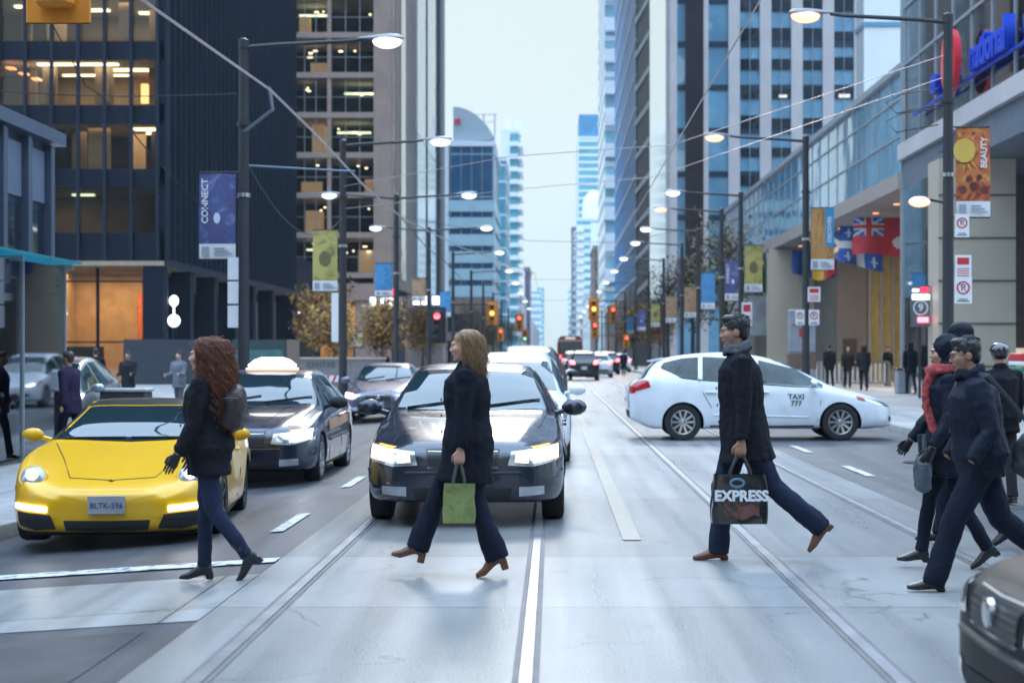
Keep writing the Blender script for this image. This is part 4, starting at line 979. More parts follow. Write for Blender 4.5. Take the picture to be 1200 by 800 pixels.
for p, x, y, rz, lb in cars:
    o = copy_tree(p); o['label'] = lb; put(o, x, y, rz)
    if 'queue' in lb: o['group'] = QG
    elif 'group' in o.keys(): del o['group']
sc_ = hatch('hatchback', 'silver blue car waiting at the far left edge by the glass pavilion', 'car', silver, False, lamp_m=head_white); put(sc_, -8.95, 30.5, -86, WL)
gsd = [o for o in SC.objects if o.type == 'EMPTY' and o.name.startswith('sedan')][1]
o = copy_tree(gsd); o['label'] = 'dark car cut off by the left picture edge beside the silver blue car'; put(o, -9.05, 25.2, -88, WL)

# yellow sports car
yel = mat('yellow_paint', (.70, .38, .005), .3, 0, var=.06, coat=.45, spec=.3)
root = thing('sports_car', 'yellow sports car with a black roof and round headlights stopped at the left crosswalk', 'car')
S = Shell(4.49, P2((0,.17),(.4,.13),(4.1,.16),(4.49,.34)), P2((0,.45),(.15,.55),(.4,.69),(.75,.76),(1.3,.81),(2,.83),(2.8,.86),(3.4,.90),(4.1,.82),(4.49,.62)),
          P2((0,.50),(.12,.555),(.4,.635),(.8,.735),(1.2,.82),(1.38,.865),(1.7,1.03),(2.05,1.17),(2.4,1.235),(2.75,1.225),(3.3,1.10),(3.9,.92),(4.3,.80),(4.49,.66)),
          P2((0,.52),(.06,.66),(.2,.78),(.5,.865),(.9,.89),(2,.875),(2.8,.9),(3.4,.93),(4.1,.89),(4.49,.64)), P2((0,.4),(.5,.5),(1.3,.7),(2.1,.53),(2.8,.53),(3.5,.62),(4.49,.45)), (.98, 3.43), .35)
S.body(root, yel)
S.patch('windshield', 'top', [(1.44, -.70), (1.36, 0), (1.44, .70)], [(2.08, -.515), (2.04, 0), (2.08, .515)], wind_glass, root, nu=16, nv=12)
S.patch('roof', 'top', [(2.12, -.50), (2.08, 0), (2.12, .50)], [(3.0, -.50), (3.05, 0), (3.0, .50)], mat('black_roof', (.012, .012, .014), .35, coat=.5), root, nu=14, nv=8)
for sd in (-1, 1): S.patch('pillar', 'top', [(1.46, sd*.705), (2.1, sd*.52), (3.0, sd*.51)], [(1.60, sd*.765), (2.1, sd*.585), (3.0, sd*.58)], mat('black_roof'), root, .005, 20, 4)
S.patch('rear_window', 'top', [(3.75, -.44), (3.8, 0), (3.75, .44)], [(3.08, -.48), (3.1, 0), (3.08, .48)], car_glass, root)
for sd in ('left', 'right'):
    S.patch('side_window', sd, [(1.58, .85), (2.75, .885)], [(2.02, 1.10), (2.7, 1.165)], car_glass, root)
    S.patch('side_window', sd, [(2.8, .89), (3.4, .95)], [(2.76, 1.16), (3.2, 1.06)], car_glass, root)
    S.seam('panel_gap', sd, [(1.55, .82), (1.45, .6), (1.5, .3)], seam_mat, root); S.seam('panel_gap', sd, [(2.76, .88), (2.75, .5), (2.6, .25)], seam_mat, root)
    S.seam('sill', sd, [(1.45, .17), (2.9, .17)], black, root, .025)
    h, n_ = S.cast(sd, 2.6, .72); q = MB(); q.cbox((0, 0, 0), (.18, .03, .03), 0, .008); o = q.build('door_handle', yel, root); o.location = h+n_*.015
hl_lens = mat('lens_clear', (.35, .38, .42), .06, .3, var=.1, coat=1)
for sd in (-1, 1):
    # round lamp set in the wing
    h, n_ = S.cast('front', sd*.665, .60); q = MB()
    fw = (n_*.8+V((.9, sd*.12, .1))).normalized(); ro = fw.to_track_quat('Z', 'Y').to_matrix()
    q.lathe([(.125, -.12), (.125, 0), (.118, .02), (.105, .022)], 24); q.xf(ro.to_4x4()); o = q.build('headlight', yel, root); o.location = h+V((-.03, 0, .012))
    q = MB(); q.lathe([(.105, .015), (.09, .035), (.05, .05), (.005, .055)], 24); q.xf(ro.to_4x4()); q.build('lens', hl_lens, o)
    q = MB(); q.lathe([(.05, .05), (.045, .062), (.005, .066)], 16); q.xf(ro.to_4x4()); q.build('bulb', head_white, o)
    S.patch('daytime_lamp', 'front', [(sd*.50, .335), (sd*.80, .36)], [(sd*.50, .385), (sd*.80, .405)], head_white, root, .012, 10, 3)
    S.patch('air_intake', 'front', [(sd*.42, .20), (sd*.6, .185), (sd*.76, .215)], [(sd*.47, .315), (sd*.6, .325), (sd*.78, .335)], black, root, .006)
    S.patch('indicator', 'left' if sd > 0 else 'right', [(.34, .5), (.44, .51)], [(.34, .535), (.44, .545)], mat('amber_lens', (.6, .16, .02), .3), root, .005, 5, 3)
    S.patch('taillight', 'back', [(sd*.42, .60), (sd*.78, .60)], [(sd*.42, .68), (sd*.78, .70)], tail_red, root, .006)
    mirror(root, S.L/2-1.78, sd*.82, .91, yel, (.11, .19, .12))
    S.seam('hood_gap', 'top', [(.28, sd*.36), (.8, sd*.50), (1.34, sd*.66)], seam_mat, root, .005)
S.seam('hood_gap', 'top', [(.28, -.36), (.22, 0), (.28, .36)], seam_mat, root, .005)
S.patch('air_intake', 'front', [(-.34, .185), (0, .18), (.34, .185)], [(-.36, .27), (0, .265), (.36, .27)], black, root, .006)
S.seam('front_lip', 'front', [(-.72, .155), (-.4, .145), (0, .14), (.4, .145), (.72, .155)], black, root, .03)
h, n_ = S.cast('top', .22, 0); q = MB(); q.ell((0, 0, 0), (.035, .028, .008), 10); o = q.build('badge', mat('gold_badge', (.5, .32, .1), .3, .8), root); o.location = h+n_*.004
plate(S, root, 0, .40, 'BLTK-596', m=mat('plate_dim', (.3, .31, .33), .4))
q = MB()
for y0 in (-.6, .0): q.tube([S.cast('top', 1.43, y0+.55*k/6)[0]+V((0, 0, .014)) for k in range(7)], .009, 5)
q.build('wiper', black, root)
wheels(root, S, .325, .25, dark_alloy, 5, .03)
th = 6; put(root, -3.77-2.245*sin(R(th)), 14.45+2.245*cos(R(th)), -90+th)

# dark car nosing in from the right foreground
fg = copy_tree([o for o in SC.objects if o.name == 'sedan'][0]); fg.name = 'sedan'
fg['label'] = 'dark car nosing into the bottom right corner in the near foreground'
for ch in fg.children:
    if ch.name.startswith('body'): ch.data = ch.data.copy(); ch.data.materials[0] = mat('dull_black_paint', (.005, .006, .009), .5, 0, var=.2, vs=3, coat=.06, spec=.15)
    if ch.name.startswith('headlight'):
        for c2 in ch.children:
            if c2.name.startswith(('bulb', 'reflector')): c2.data = c2.data.copy(); c2.data.materials.clear(); c2.data.materials.append(mat('lamp_off', (.10, .11, .12), .15, .7, var=.5, vs=14))
for ch in list(fg.children):
    if ch.name.startswith('license_plate'):
        for c2 in list(ch.children): bpy.data.objects.remove(c2)
        bpy.data.objects.remove(ch)
put(fg, 1.63+2.425, 6.15, 180, 0)

# tram far down the right track
tr = thing('tram', 'red and cream tram seen from behind on the right track far down the street', 'tram', (1.75, 172, 0))
tred = mat('tram_red', (.33, .03, .03), .4, var=.05); tcream = mat('tram_cream', (.55, .5, .42), .5, var=.05)
q = MB(); q.prism([(-1.25, .35), (1.25, .35), (1.27, 1.6), (1.22, 3.0), (.95, 3.3), (-.95, 3.3), (-1.22, 3.0), (-1.27, 1.6)], 'y', 0, 15); q.build('body', tred, tr)
q = MB(); q.box(-1.29, -.012, .9, 1.29, 15.01, 1.15); q.box(-1.26, -.014, 2.75, 1.26, 15.01, 2.95); q.build('stripe', tcream, tr)
for x in (-1.05, -.35, .35): q = MB(); q.box(x, -.03, 1.65, x+.68, -.003, 2.65); q.build('window', glass_dark, tr)
for k in range(8):
    q = MB(); q.box(-1.31, .6+k*1.8, 1.65, -1.262, 2.1+k*1.8, 2.6); q.build('window', glass_dark, tr)
for x in (-1, 1): q = MB(); q.lathe([(.1, -.03), (.1, -.002)], 10, (x, 0, 1.3), 'y'); q.build('taillight', tail_lit, tr)
q = MB(); q.box(-.5, -.03, 2.98, .5, -.003, 3.2); q.build('destination_sign', lit_room, tr)
q = MB(); q.tube([(0, 5, 3.3), (0, 2, 5.3)], .04, 5); q.build('trolley_pole', black, tr)
q = MB(); q.box(-.8, 2, .02, .8, 4.5, .36); q.box(-.8, 10.5, .02, .8, 13, .36); q.build('truck', black, tr)
# ------------------------------------------------------------------ street lamps
def lamp_head(root, x, y, z, sg, m):
    q = MB(); rings = []
    for t, a, b in ((0, .03, .03), (.12, .05, .045), (.3, .10, .07), (.55, .13, .085), (.72, .11, .07), (.8, .05, .03)):
        rings.append([V((x+sg*t, y+a*cos(2*pi*k/10), z+.02+b*sin(2*pi*k/10)*(1 if sin(2*pi*k/10) > 0 else .4))) for k in range(10)])
    q.loft(rings); h = q.build('lamp_head', mat('lamp_head_grey', (.2, .21, .23), .4, .5, var=.1), root)
    q = MB(); q.ell((x+sg*.5, y, z-.035), (.27, .135, .135), 12); q.build('lamp_lens', m, h)
def street_lamp(label, x, y, hp, sg, lm, double=None, low=False, group=None, wl=WZ):
    r = thing('street_lamp', label, 'street lamp', (x, y, wl), 0, group); hp -= wl
    q = MB(); q.lathe([(.17, 0), (.17, .06), (.14, .10), (.125, .9), (.11, 1.0), (.085, hp-.05), (.095, hp-.04), (.095, hp+.12), (.03, hp+.16)], 14); q.build('pole', pole_mat, r)
    q = MB(); q.box(-.02, -.13, .35, .09, -.105, .75); q.build('access_door', dark, r)
    def arm(s, ln, m):
        q = MB(); q.tube([(0, 0, hp-.02), (s*.6, 0, hp+.03), (s*(ln-.6), 0, hp+.10), (s*(ln-.35), 0, hp+.13)], [.045, .042, .035, .03], 8); q.build('arm', pole_mat, r)
        lamp_head(r, s*(ln-.4), 0, hp+.13, s, m)
    arm(sg, 2.5, lm)
    if double: arm(-sg, 2.3, double)
    for z in (hp*.62, hp*.80): q = MB(); q.lathe([(.125, z), (.125, z+.07)], 12); q.build('clamp_band', pole_mat if z > hp*.7 else alu, r)
    if low:
        q = MB(); q.tube([(0, 0, 4.15), (-.35, 0, 4.22)], .025, 6); a = q.build('lower_arm', pole_mat, r)
        q = MB(); q.ell((-.52, 0, 4.18), (.2, .12, .1), 12); q.build('lower_lamp', warm_lamp, a)
    return r
LL = [(30.9, pale_lamp, None, 'left lamp post nearest the camera, carrying the purple CONNECT banner'), (45.5, pale_lamp, None, 'left lamp post carrying the yellow banner beside the taxi'),
      (61, pale_lamp, pale_lamp, 'double armed lamp post above the grey saloon'), (77, pale_lamp, cool_lamp, 'double armed lamp post with one violet glowing head'),
      (95.7, pale_lamp, None, 'first plain lamp post beyond the double armed pair on the left'), (117, pale_lamp, None, None), (137, pale_lamp, None, None), (160, pale_lamp, None, None), (185, pale_lamp, None, None), (215, pale_lamp, None, None)]
for i, (d, m, db, lb) in enumerate(LL):
    street_lamp(lb or 'distant lamp post in the receding row on the left pavement', -5.6, d, 7.1, 1, m, db, False, 'street lamps on the left pavement' if lb is None else None, WL)
RL = [(31.1, warm_lamp, True, 'right lamp post nearest the camera, carrying the BEAUTY banner'), (48.6, warm_lamp, False, 'right lamp post carrying the orange DISCOVER banner'), (65.4, cool_lamp, False, 'right lamp post carrying the yellow banner behind the man'),
      (72.9, warm_lamp, False, 'warm glowing lamp post with the purple banner, third from the DISCOVER lamp'), (84.6, cool_lamp, False, 'violet glowing lamp post with the blue banner on the right')]+[(d, cool_lamp, False, None) for d in (95.3, 111, 128, 148, 170, 195, 222, 250, 285)]
for d, m, lo_, lb in RL:
    street_lamp(lb or 'distant lamp post in the receding row on the right pavement', 7.2, d, 7.6, -1, m, None, lo_, 'street lamps on the right pavement' if lb is None else None)

# ------------------------------------------------------------------ banners and signs on the poles
def art(name, cols, scale=3, dist=2, stretch=(1, 1, 1)):
    """printed picture: flowing colour fields"""
    if name in MATS: return MATS[name]
    m = mat(name, cols[0], .6, var=0); t = m.node_tree; b = t.nodes['Principled BSDF']
    tcn = t.nodes.new('ShaderNodeTexCoord'); mp = t.nodes.new('ShaderNodeMapping'); mp.inputs['Scale'].default_value = stretch
    n = t.nodes.new('ShaderNodeTexNoise'); n.inputs['Scale'].default_value = scale; n.inputs['Distortion'].default_value = dist; n.inputs['Detail'].default_value = 3
    r = t.nodes.new('ShaderNodeValToRGB'); r.color_ramp.interpolation = 'EASE'
    for i, c in enumerate(cols):
        e = r.color_ramp.elements[i] if i < 2 else r.color_ramp.elements.new(.5)
        e.position = .28+.44*i/(len(cols)-1); e.color = (*c, 1)
    t.links.new(tcn.outputs['Object'], mp.inputs[0]); t.links.new(mp.outputs[0], n.inputs['Vector']); t.links.new(n.outputs['Fac'], r.inputs[0]); t.links.new(r.outputs[0], b.inputs['Base Color'])
    return m
A_CONN = art('art_connect', [(.03, .035, .10), (.09, .07, .2), (.05, .08, .22), (.26, .06, .09), (.2, .19, .36)], 2.2)
A_BEAU = art('art_beauty', [(.12, .02, .02), (.35, .05, .03), (.5, .14, .03), (.28, .05, .05), (.55, .3, .1)], 4)
A_DISC = art('art_discover', [(.25, .11, .03), (.5, .25, .08), (.6, .36, .14), (.35, .17, .06)], 1.6, 1, (3, 1, .8))
A_YEL = art('art_yellow', [(.34, .29, .07), (.44, .38, .11), (.36, .30, .07), (.16, .13, .04)], 1.5)
A_BLUE = art('art_blue', [(.03, .15, .36), (.06, .26, .5), (.35, .5, .62), (.03, .12, .3)], 5)
A_BRN = art('art_brown', [(.2, .1, .06), (.4, .24, .13), (.55, .42, .3), (.15, .08, .06)], 3)
print_grey = mat('print_grey', (.3, .32, .36), .6, var=.2)
gap_ink = mat('yellow_ink', (.65, .42, .08), .6, var=.1)
def banner(label, x, y, z0, z1, w, kind, left, word=None, wl=0, group=None):
    """cloth banner on two brackets beside its pole; x is the pole, z0..z1 its height"""
    r = thing('banner', label, 'banner', (x, y-.02, z0), 0, group); h = z1-z0; s = -1 if left else 1; a, b = s*.14, s*(.14+w)
    x0, x1 = min(a, b), max(a, b)
    def cloth(za, zb, dy=0, xa=None, xb=None):
        q = MB(); n = 6; xa = x0 if xa is None else xa; xb = x1 if xb is None else xb; rows = []
        def f(xx, zz): return .035*sin(3.1*(xx-x0)/w)*sin(2.2*zz/h+.6)+.02*sin(5*zz/h)
        for j in range(9):
            zz = lerp(za, zb, j/8); rows.append([V((lerp(xa, xb, i/n), -f(lerp(xa, xb, i/n), zz)+dy, zz)) for i in range(n+1)])
        vs = [p for rw in rows for p in rw]+[p+V((0, .006, 0)) for rw in rows for p in rw]; k = (n+1)*9; fs = []
        for j in range(8):
            for i in range(n): c = j*(n+1)+i; fs.append((c, c+1, c+n+2, c+n+1)); fs.append((k+c, k+c+n+1, k+c+n+2, k+c+1))
        q.add(vs, fs); return q
    ft = h*.17
    c = cloth(ft+.004, h).build('cloth', {'connect': A_CONN, 'beauty': A_BEAU, 'discover': A_DISC, 'yellow': A_YEL, 'blue': A_BLUE, 'brown': A_BRN}[kind], r)
    cloth(0, ft).build('footer', white_paint, r)
    q = MB(); q.box(x0+.08*w, -.052, ft*.2, x0+.28*w, -.046, ft*.8)
    for i in range(3): q.box(x0+.42*w, -.052, ft*(.25+.2*i), x0+w*(.92-.1*i), -.046, ft*(.34+.2*i))
    q.build('footer_print', print_grey, r)
    for hz_ in (h+.015, -.015): q = MB(); q.tube([(0, .01, hz_), (b, .01, hz_)], .014, 6); q.build('bracket', dark, r)
    if word:
        xx = x0+w*(.18 if kind == 'connect' else .80); up = Matrix.Rotation(R(90), 4, 'Z')
        if kind == 'discover':
            cloth(ft+.2*h, h, -.006, x0+.62*w, x1).build('side_stripe', mat('banner_cyan', (.03, .28, .5), .6, var=.08), c)
        text(word, w*(.25 if kind != 'discover' else .24), white_paint, c, T(xx, -.062, ft+(h-ft)*(.60 if kind == 'connect' else .66 if kind == 'beauty' else .58)) @ FACE_CAM @ up, 'lettering', .001, .003)
    if kind == 'beauty':
        q = MB(); cx, cz = x0+.22*w, h*.74
        q.prism([(cx+.2*cos(k*pi/14), cz+.22*sin(k*pi/14)) for k in range(28)], 'y', -.058, -.052); q.build('sun_print', gap_ink, c)
        q = MB()
        for k in range(20):
            a_ = 2*pi*k/20; l1 = .40+.06*(k % 3); p0 = (cx+.24*cos(a_-.06), cz+.26*sin(a_-.06)); p1 = (cx+.24*cos(a_+.06), cz+.26*sin(a_+.06)); p2 = (cx+l1*cos(a_), cz+l1*sin(a_))
            if x0 < p2[0] < x0+.74*w and p2[1] < h and p2[1] > ft+.2: q.prism([p0, p1, p2], 'y', -.057, -.053)
        q.build('ray_print', gap_ink, c)
        q = MB()
        for px_, pz_, rr in ((.18, .30, .07), (.5, .34, .08), (.8, .3, .07), (.35, .42, .05), (.66, .44, .05)): q.prism([(x0+px_*w+rr*cos(k*pi/8), pz_*h+rr*sin(k*pi/8)) for k in range(16)], 'y', -.06, -.053)
        q.build('spice_print', mat('spice_brown', (.12, .03, .02), .6, var=.5, vs=9), c)
    if kind == 'connect':
        q = MB(); q.prism([(x0+.5*w+.06*cos(k*pi/8), ft+.30*h+.10*sin(k*pi/8)) for k in range(16)], 'y', -.06, -.054); q.build('glow_print', mat('print_pale', (.6, .66, .75), .6, var=0), c)
    if kind == 'yellow':
        q = MB(); q.prism([(x0+w*(.5+.24*cos(k*pi/8)), ft+h*(.36+.13*sin(k*pi/8))) for k in range(16)], 'y', -.06, -.054); q.build('seal_print', mat('seal_brown', (.16, .12, .05), .6, var=.3, vs=20), c)
    return r
def zz(py, d): return EYE+(414-py)*d/2000
banner('purple banner reading CONNECT on the nearest left lamp post', -5.6, 30.9, zz(303, 30.9), zz(203, 30.9), .66, 'connect', True, 'CONNECT')
banner('yellow banner on the lamp post beside the taxi', -5.6, 45.5, zz(341, 45.5), zz(270, 45.5), .66, 'yellow', True)
banner('blue and brown banner on the double armed lamp post above the grey saloon', -5.6, 61, zz(347, 61), zz(309, 61), .62, 'blue', True)
banner('brown banner on the lamp post with the violet head', -5.6, 77, zz(352, 77), zz(326, 77), .62, 'brown', True)
banner('small blue banner on the first plain lamp post on the left', -5.6, 95.7, zz(371, 95.7), zz(342, 95.7), .6, 'blue', True)
banner('red and gold banner reading BEAUTY on the nearest right lamp post', 7.2, 31.1, zz(254, 31.1), zz(150, 31.1), .62, 'beauty', False, 'BEAUTY')
banner('orange banner with a cyan strip reading DISCOVER', 7.2, 48.6, zz(316, 48.6), zz(244, 48.6), .66, 'discover', False, 'DISCOVER')
banner('yellow banner on the lamp post behind the man with the shopping bag', 7.2, 65.4, zz(342, 65.4), zz(288, 65.4), .68, 'yellow', False)
banner('purple banner with small white lettering further along the right side', 7.2, 72.9, zz(352, 72.9), zz(305, 72.9), .68, 'connect', False, 'CONNECT')
banner('light blue banner on the violet glowing lamp post on the right', 7.2, 84.6, zz(362, 84.6), zz(320, 84.6), .68, 'blue', False)
for i, (d, k) in enumerate(((95.3, 'brown'), (111, 'brown'), (128, 'yellow'), (148, 'connect'), (170, 'blue'))):
    banner(['distant brown banner next beyond the light blue one on the right', 'smaller brown banner, the one just before the distant yellow one', 'distant yellow banner on the right', 'tiny purple banner beyond the distant yellow one', 'tiny blue banner, farthest of the row on the right'][i], 7.2, d, 3.55, 5.25, .68, k, False)
def pole_sign(label, x, y, z, kind, wd=.30, ht=.45, back=False):
    r = thing('parking_sign', label, 'sign', (x, y, z)); q = MB(); q.cbox((0, 0, 0), (wd, .012, ht), 0, .003); q.build('panel', white_paint if not back else alu, r)
    q = MB(); q.box(-wd/2, .008, -.03, wd/2, .03, .01); q.build('bracket', dark, r)
    if kind == 'no':
        q = MB(); R1, R0 = wd*.38, wd*.29; cz = ht*.12
        for k in range(20):
            a, b = 2*pi*k/20, 2*pi*(k+1)/20
            q.prism([(R0*cos(a), cz+R0*sin(a)), (R1*cos(a), cz+R1*sin(a)), (R1*cos(b), cz+R1*sin(b)), (R0*cos(b), cz+R0*sin(b))], 'y', -.011, -.0065)
        q.prism([(-R0*.75, cz+R0*.65), (-R0*.65, cz+R0*.75), (R0*.75, cz-R0*.65), (R0*.65, cz-R0*.75)], 'y', -.013, -.0112); q.build('red_ring', red_sign, r)
        text('P', wd*.55, black, r, T(0, -.0075, cz) @ FACE_CAM, 'symbol', .001)
        q = MB(); q.box(-wd*.35, -.009, -ht*.42, wd*.35, -.0065, -ht*.38); q.box(-wd*.25, -.009, -ht*.34, wd*.25, -.0065, -ht*.31); q.build('small_print', black, r)
    elif kind == 'red':
        q = MB(); q.box(-wd*.36, -.009, ht*.1, wd*.36, -.0065, ht*.4); q.build('red_block', red_sign, r)
        q = MB()
        for k in range(4): q.box(-wd*.36, -.009, -ht*(.1+.1*k), wd*.36, -.0065, -ht*(.06+.1*k)); 
        q.build('small_print', red_sign, r)
    return r
pole_sign('small white parking sign just under the BEAUTY banner', 7.43, 31.0, zz(265, 31.1), 'no', .26, .42)
pole_sign('white sign with red print above the no parking ring on the nearest right pole', 7.45, 31.0, zz(313, 31.1), 'red', .3, .42)
pole_sign('white no parking sign with a red ring, lowest on the nearest right pole', 7.45, 31.0, zz(341, 31.1), 'no', .32, .46)
pole_sign('white sign with red print on the DISCOVER lamp post, upper one', 7.42, 48.5, zz(345, 48.6), 'red', .36, .42)
pole_sign('no parking sign left of the DISCOVER lamp post', 7.02, 48.5, zz(372, 48.6), 'no', .26, .44)
pole_sign('no parking sign right of the DISCOVER lamp post', 7.42, 48.5, zz(372, 48.6), 'no', .3, .44)
pole_sign('pale sign at the back of the lamp post with the yellow banner, right side', 7.42, 65.3, zz(368, 65.4), 'red', .4, .9)
for k in range(3): pole_sign(['pale blank sign back, uppermost of three under the CONNECT banner', 'pale blank sign back, middle of three under the CONNECT banner', 'pale blank sign back, lowest of three under the CONNECT banner'][k], -5.78, 30.85, zz(315+28*k, 30.9), None, .2, .40, False)
pole_sign('long pale blank sign on the lamp post with the yellow banner', -5.8, 45.4, zz(372, 45.5), None, .18, 1.3)

# ------------------------------------------------------------------ traffic signals and lit signs
sig_y = mat('signal_yellow', (.75, .27, .02), .45, var=.1)
def signal(label, x, y, z, lit, rz=0, arm=None, s=1.0, group=None, body=None):
    r = thing('traffic_signal', label, 'traffic light', (x, y, z), rz, group); r.scale = (s, s, s)
    q = MB(); q.cbox((0, 0, 0), (.34, .2, 1.02), 0, .03); q.build('housing', body or sig_y, r)
    q = MB(); q.cbox((0, .13, 0), (.62, .03, 1.3), 0, .012); q.build('backboard', body or sig_y, r)
    for k, (m, c) in enumerate(((red_lamp, 'red'), (amber_lamp, 'amber'), (green_lamp, 'green'))):
        off = mat('lens_off_'+c, {'red': (.12, .01, .01), 'amber': (.15, .07, .01), 'green': (.01, .08, .05)}[c], .3, var=0)
        q = MB(); q.ell((0, -.1, .32-.32*k), (.115, .05, .115), 12); q.build('lens', m if lit == c else off, r)
        q = MB(); q.add([V((.13*cos(a), yy, .32-.32*k+.13*sin(a))) for yy in (-.102, -.3) for a in [R(18*i) for i in range(11)]], [(i, i+1, i+12, i+11) for i in range(10)]); q.build('visor', dark, r)
    if arm: q = MB(); q.tube([(0, .1, .45), (arm, .1, .45)], .03, 6); q.tube([(0, .1, -.45), (arm, .1, -.45)], .03, 6); q.build('arm', pole_mat, r)
    return r
signal('red traffic light glowing beside the blonde woman, on the violet lamp pole', -5.2, 76.6, zz(381, 77), 'red', arm=-.4, s=1.25, body=dark)
signal('yellow traffic light far down the left pavement, upper of two', -5.0, 140, zz(367, 140), 'amber', arm=-.6, s=1.5)
signal('yellow traffic light farthest down the left pavement', -3.4, 172, zz(378, 172), 'red', s=1.4, arm=-2.2)
signal('small traffic light showing red low on the left beside the trees', -4.6, 150, zz(392, 150), 'red', s=.9, arm=-1)
signal('small traffic light showing green low on the left', -2.9, 176, zz(393, 176), 'green', s=1.0, arm=-2.7)
signal('yellow traffic light glowing amber at the far right kerb, upper one', 3.6, 150, zz(362, 150), 'amber', s=1.5, arm=3.6)
signal('yellow traffic light beside the amber one at the far right kerb', 6.0, 170, zz(368, 170), 'red', s=1.4, arm=1.2)
signal('traffic light glowing red under the amber one at the far right', 3.7, 150.5, zz(386, 150), 'red', s=1.2, arm=3.5)
signal('small red traffic light low by the far right kerb', 5.6, 130, zz(400, 130), 'red', s=.8, arm=1.6)
signal('orange traffic signal hanging at the top left corner of the picture', -4.73, 16.2, 5.35, None, 0, s=1.0)
q = MB(); q.tube([(-30, 16.35, 6.6), (-12, 16.35, 6.25), (-4.73, 16.35, 6.15), (-4.4, 16.35, 6.2)], .012, 5); q.tube([(-4.73, 16.33, 5.85), (-4.73, 16.33, 6.15)], .025, 6)
tag(q.build('span_wire', wire_mat), 'span wire holding the orange signal at the top left', 'wire')
def lit_sign(label, x, y, z, w, h, lamps, red=None):
    r = thing('lit_sign', label, 'sign', (x, y, z)); q = MB(); q.box(-w/2, 0, -h/2, w/2, .35, h/2); q.build('box', mat('sign_case', (.3, .32, .36), .5), r)
    for (a, b) in lamps:
        q = MB(); q.cbox((a, -.03, 0), (b, .05, h*.8), 0, .02); q.build('lit_panel', lamp('sign_white', (.95, .95, 1), 2.2), r)
    if red: q = MB(); q.cbox((red, .1, h*.85), (1.6, .3, h*.7), 0, .03); q.build('red_top', mat('sign_red_glow', (.7, .02, .05), .5, var=0, emit=(1, .03, .08), es=1.4), r)
    
    for sx_ in (-1, 1): q = MB(); q.tube([(sx_*w*.3, .2, -h/2), (sx_*w*.3, 4.2, -h/2+.2)], .06, 5); q.build('bracket', dark, r)
    return r
lit_sign('long lit sign with white panels and a red top on the stone tower front', *P(451, 354, 155), 3.2, 1.0, [(-1.1, .5), (.35, 1.5)], .4)
lit_sign('row of round white lights on a dark sign right of the red topped sign', *P(505, 352, 154.5), 3.4, .9, [(-1.3, .6), (-.4, .8), (.45, .6), (1.3, .6)])
r = thing('lit_sign', 'lit sign stack with white bar, round emblem and red light by the glass screen', 'sign', P(1079, 355, 54))
q = MB(); q.box(-.3, .02, -.75, .3, .1, .55); q.build('backing', mat('sign_back', (.1, .13, .16), .4), r)
for nm, m, x0, z0, x1, z1 in (('lit_bar', pale_lamp, -.28, .10, .28, .28), ('red_block', mat('sign_red_glow'), -.02, .33, .25, .5), ('lit_bar', pale_lamp, -.27, .35, -.06, .45), ('red_light', red_lamp, -.1, -.62, .24, -.45)):
    q = MB(); q.cbox(((x0+x1)/2, -.02, (z0+z1)/2), (x1-x0, .06, z1-z0), 0, .015); q.build(nm, m, r)
text('9', .34, white_paint, r, T(0, .0, -.15) @ FACE_CAM, 'number', .004, .006)
q = MB()
for k in range(20):
    a, b_ = 2*pi*k/20, 2*pi*(k+1)/20; q.prism([(.2*cos(a), -.15+.2*sin(a)), (.24*cos(a), -.15+.24*sin(a)), (.24*cos(b_), -.15+.24*sin(b_)), (.2*cos(b_), -.15+.2*sin(b_))], 'y', .0, .015)
q.build('ring', white_paint, r)
q = MB(); q.tube([(0, .15, -.75), (0, .15, -P(1079, 355, 54).z+WZ)], .05, 8); q.build('post', pole_mat, r)

# ------------------------------------------------------------------ overhead wires
def wire(label, pts, r=.014, m=wire_mat, sag=0, group=None):
    out = [V(p) for p in pts]
    if sag and len(out) == 2:
        a, b = out; out = [a.lerp(b, t/10)-V((0, 0, sag*4*(t/10)*(1-t/10))) for t in range(11)]
    q = MB(); q.tube(out, r, 6); return tag(q.build('overhead_wire', m), label, 'wire', group)
bright_wire = mat('copper_wire', (.5, .42, .42), .3, .6, var=.1)
wire('thick bright trolley wire running over the left lane', [(-4.9, 12, 5.5), (-4.6, 19, 5.5), (-4.2, 25.3, 5.46), (-4.28, 31, 5.5), (-4.45, 40, 5.5), (-4.4, 49.7, 5.5), (-3.4, 64, 5.5), (-.92, 85, 5.55)], .022, bright_wire)
wire('trolley wire over the left tram track', [(-.92, 85, 5.55), (-.92, 400, 5.6)], .009)
wire('trolley wire over the right tram track', [(2.38, -10, 5.6), (2.38, 400, 5.6)], .011, bright_wire)
q = MB(); q.tube([(-5.6, 30.9, 5.55), (-4.6, 28, 5.55), (-4.2, 25.3, 5.48)], .03, 6); q.tube([(-5.6, 30.9, 4.95), (-3.6, 31, 4.85)], .018, 6); tag(q.build('wire_bracket', mat('bracket_blue', (.16, .22, .3), .4, .5)), 'pale bracket arm from the CONNECT lamp post to the trolley wire', 'bracket')
SPG = 'span wires across the street'
for i, (yl, yr) in enumerate(((61, 65.4), (95.7, 95.3), (137, 128))):
    wire('thin span wire strung across the street between lamp posts', [(-5.6, yl, 6.5), (-.92, lerp(yl, yr, .36), 5.68), (2.38, lerp(yl, yr, .62), 5.68), (7.2, yr, 6.7)], .008, group=SPG)
wire('upper pinkish span wire from the nearest right lamp post', [(7.2, 31.1, 7.0), (2.38, 34, 5.7), (-.92, 36, 5.7), (-5.6, 45.5, 6.0)], .008, bright_wire)
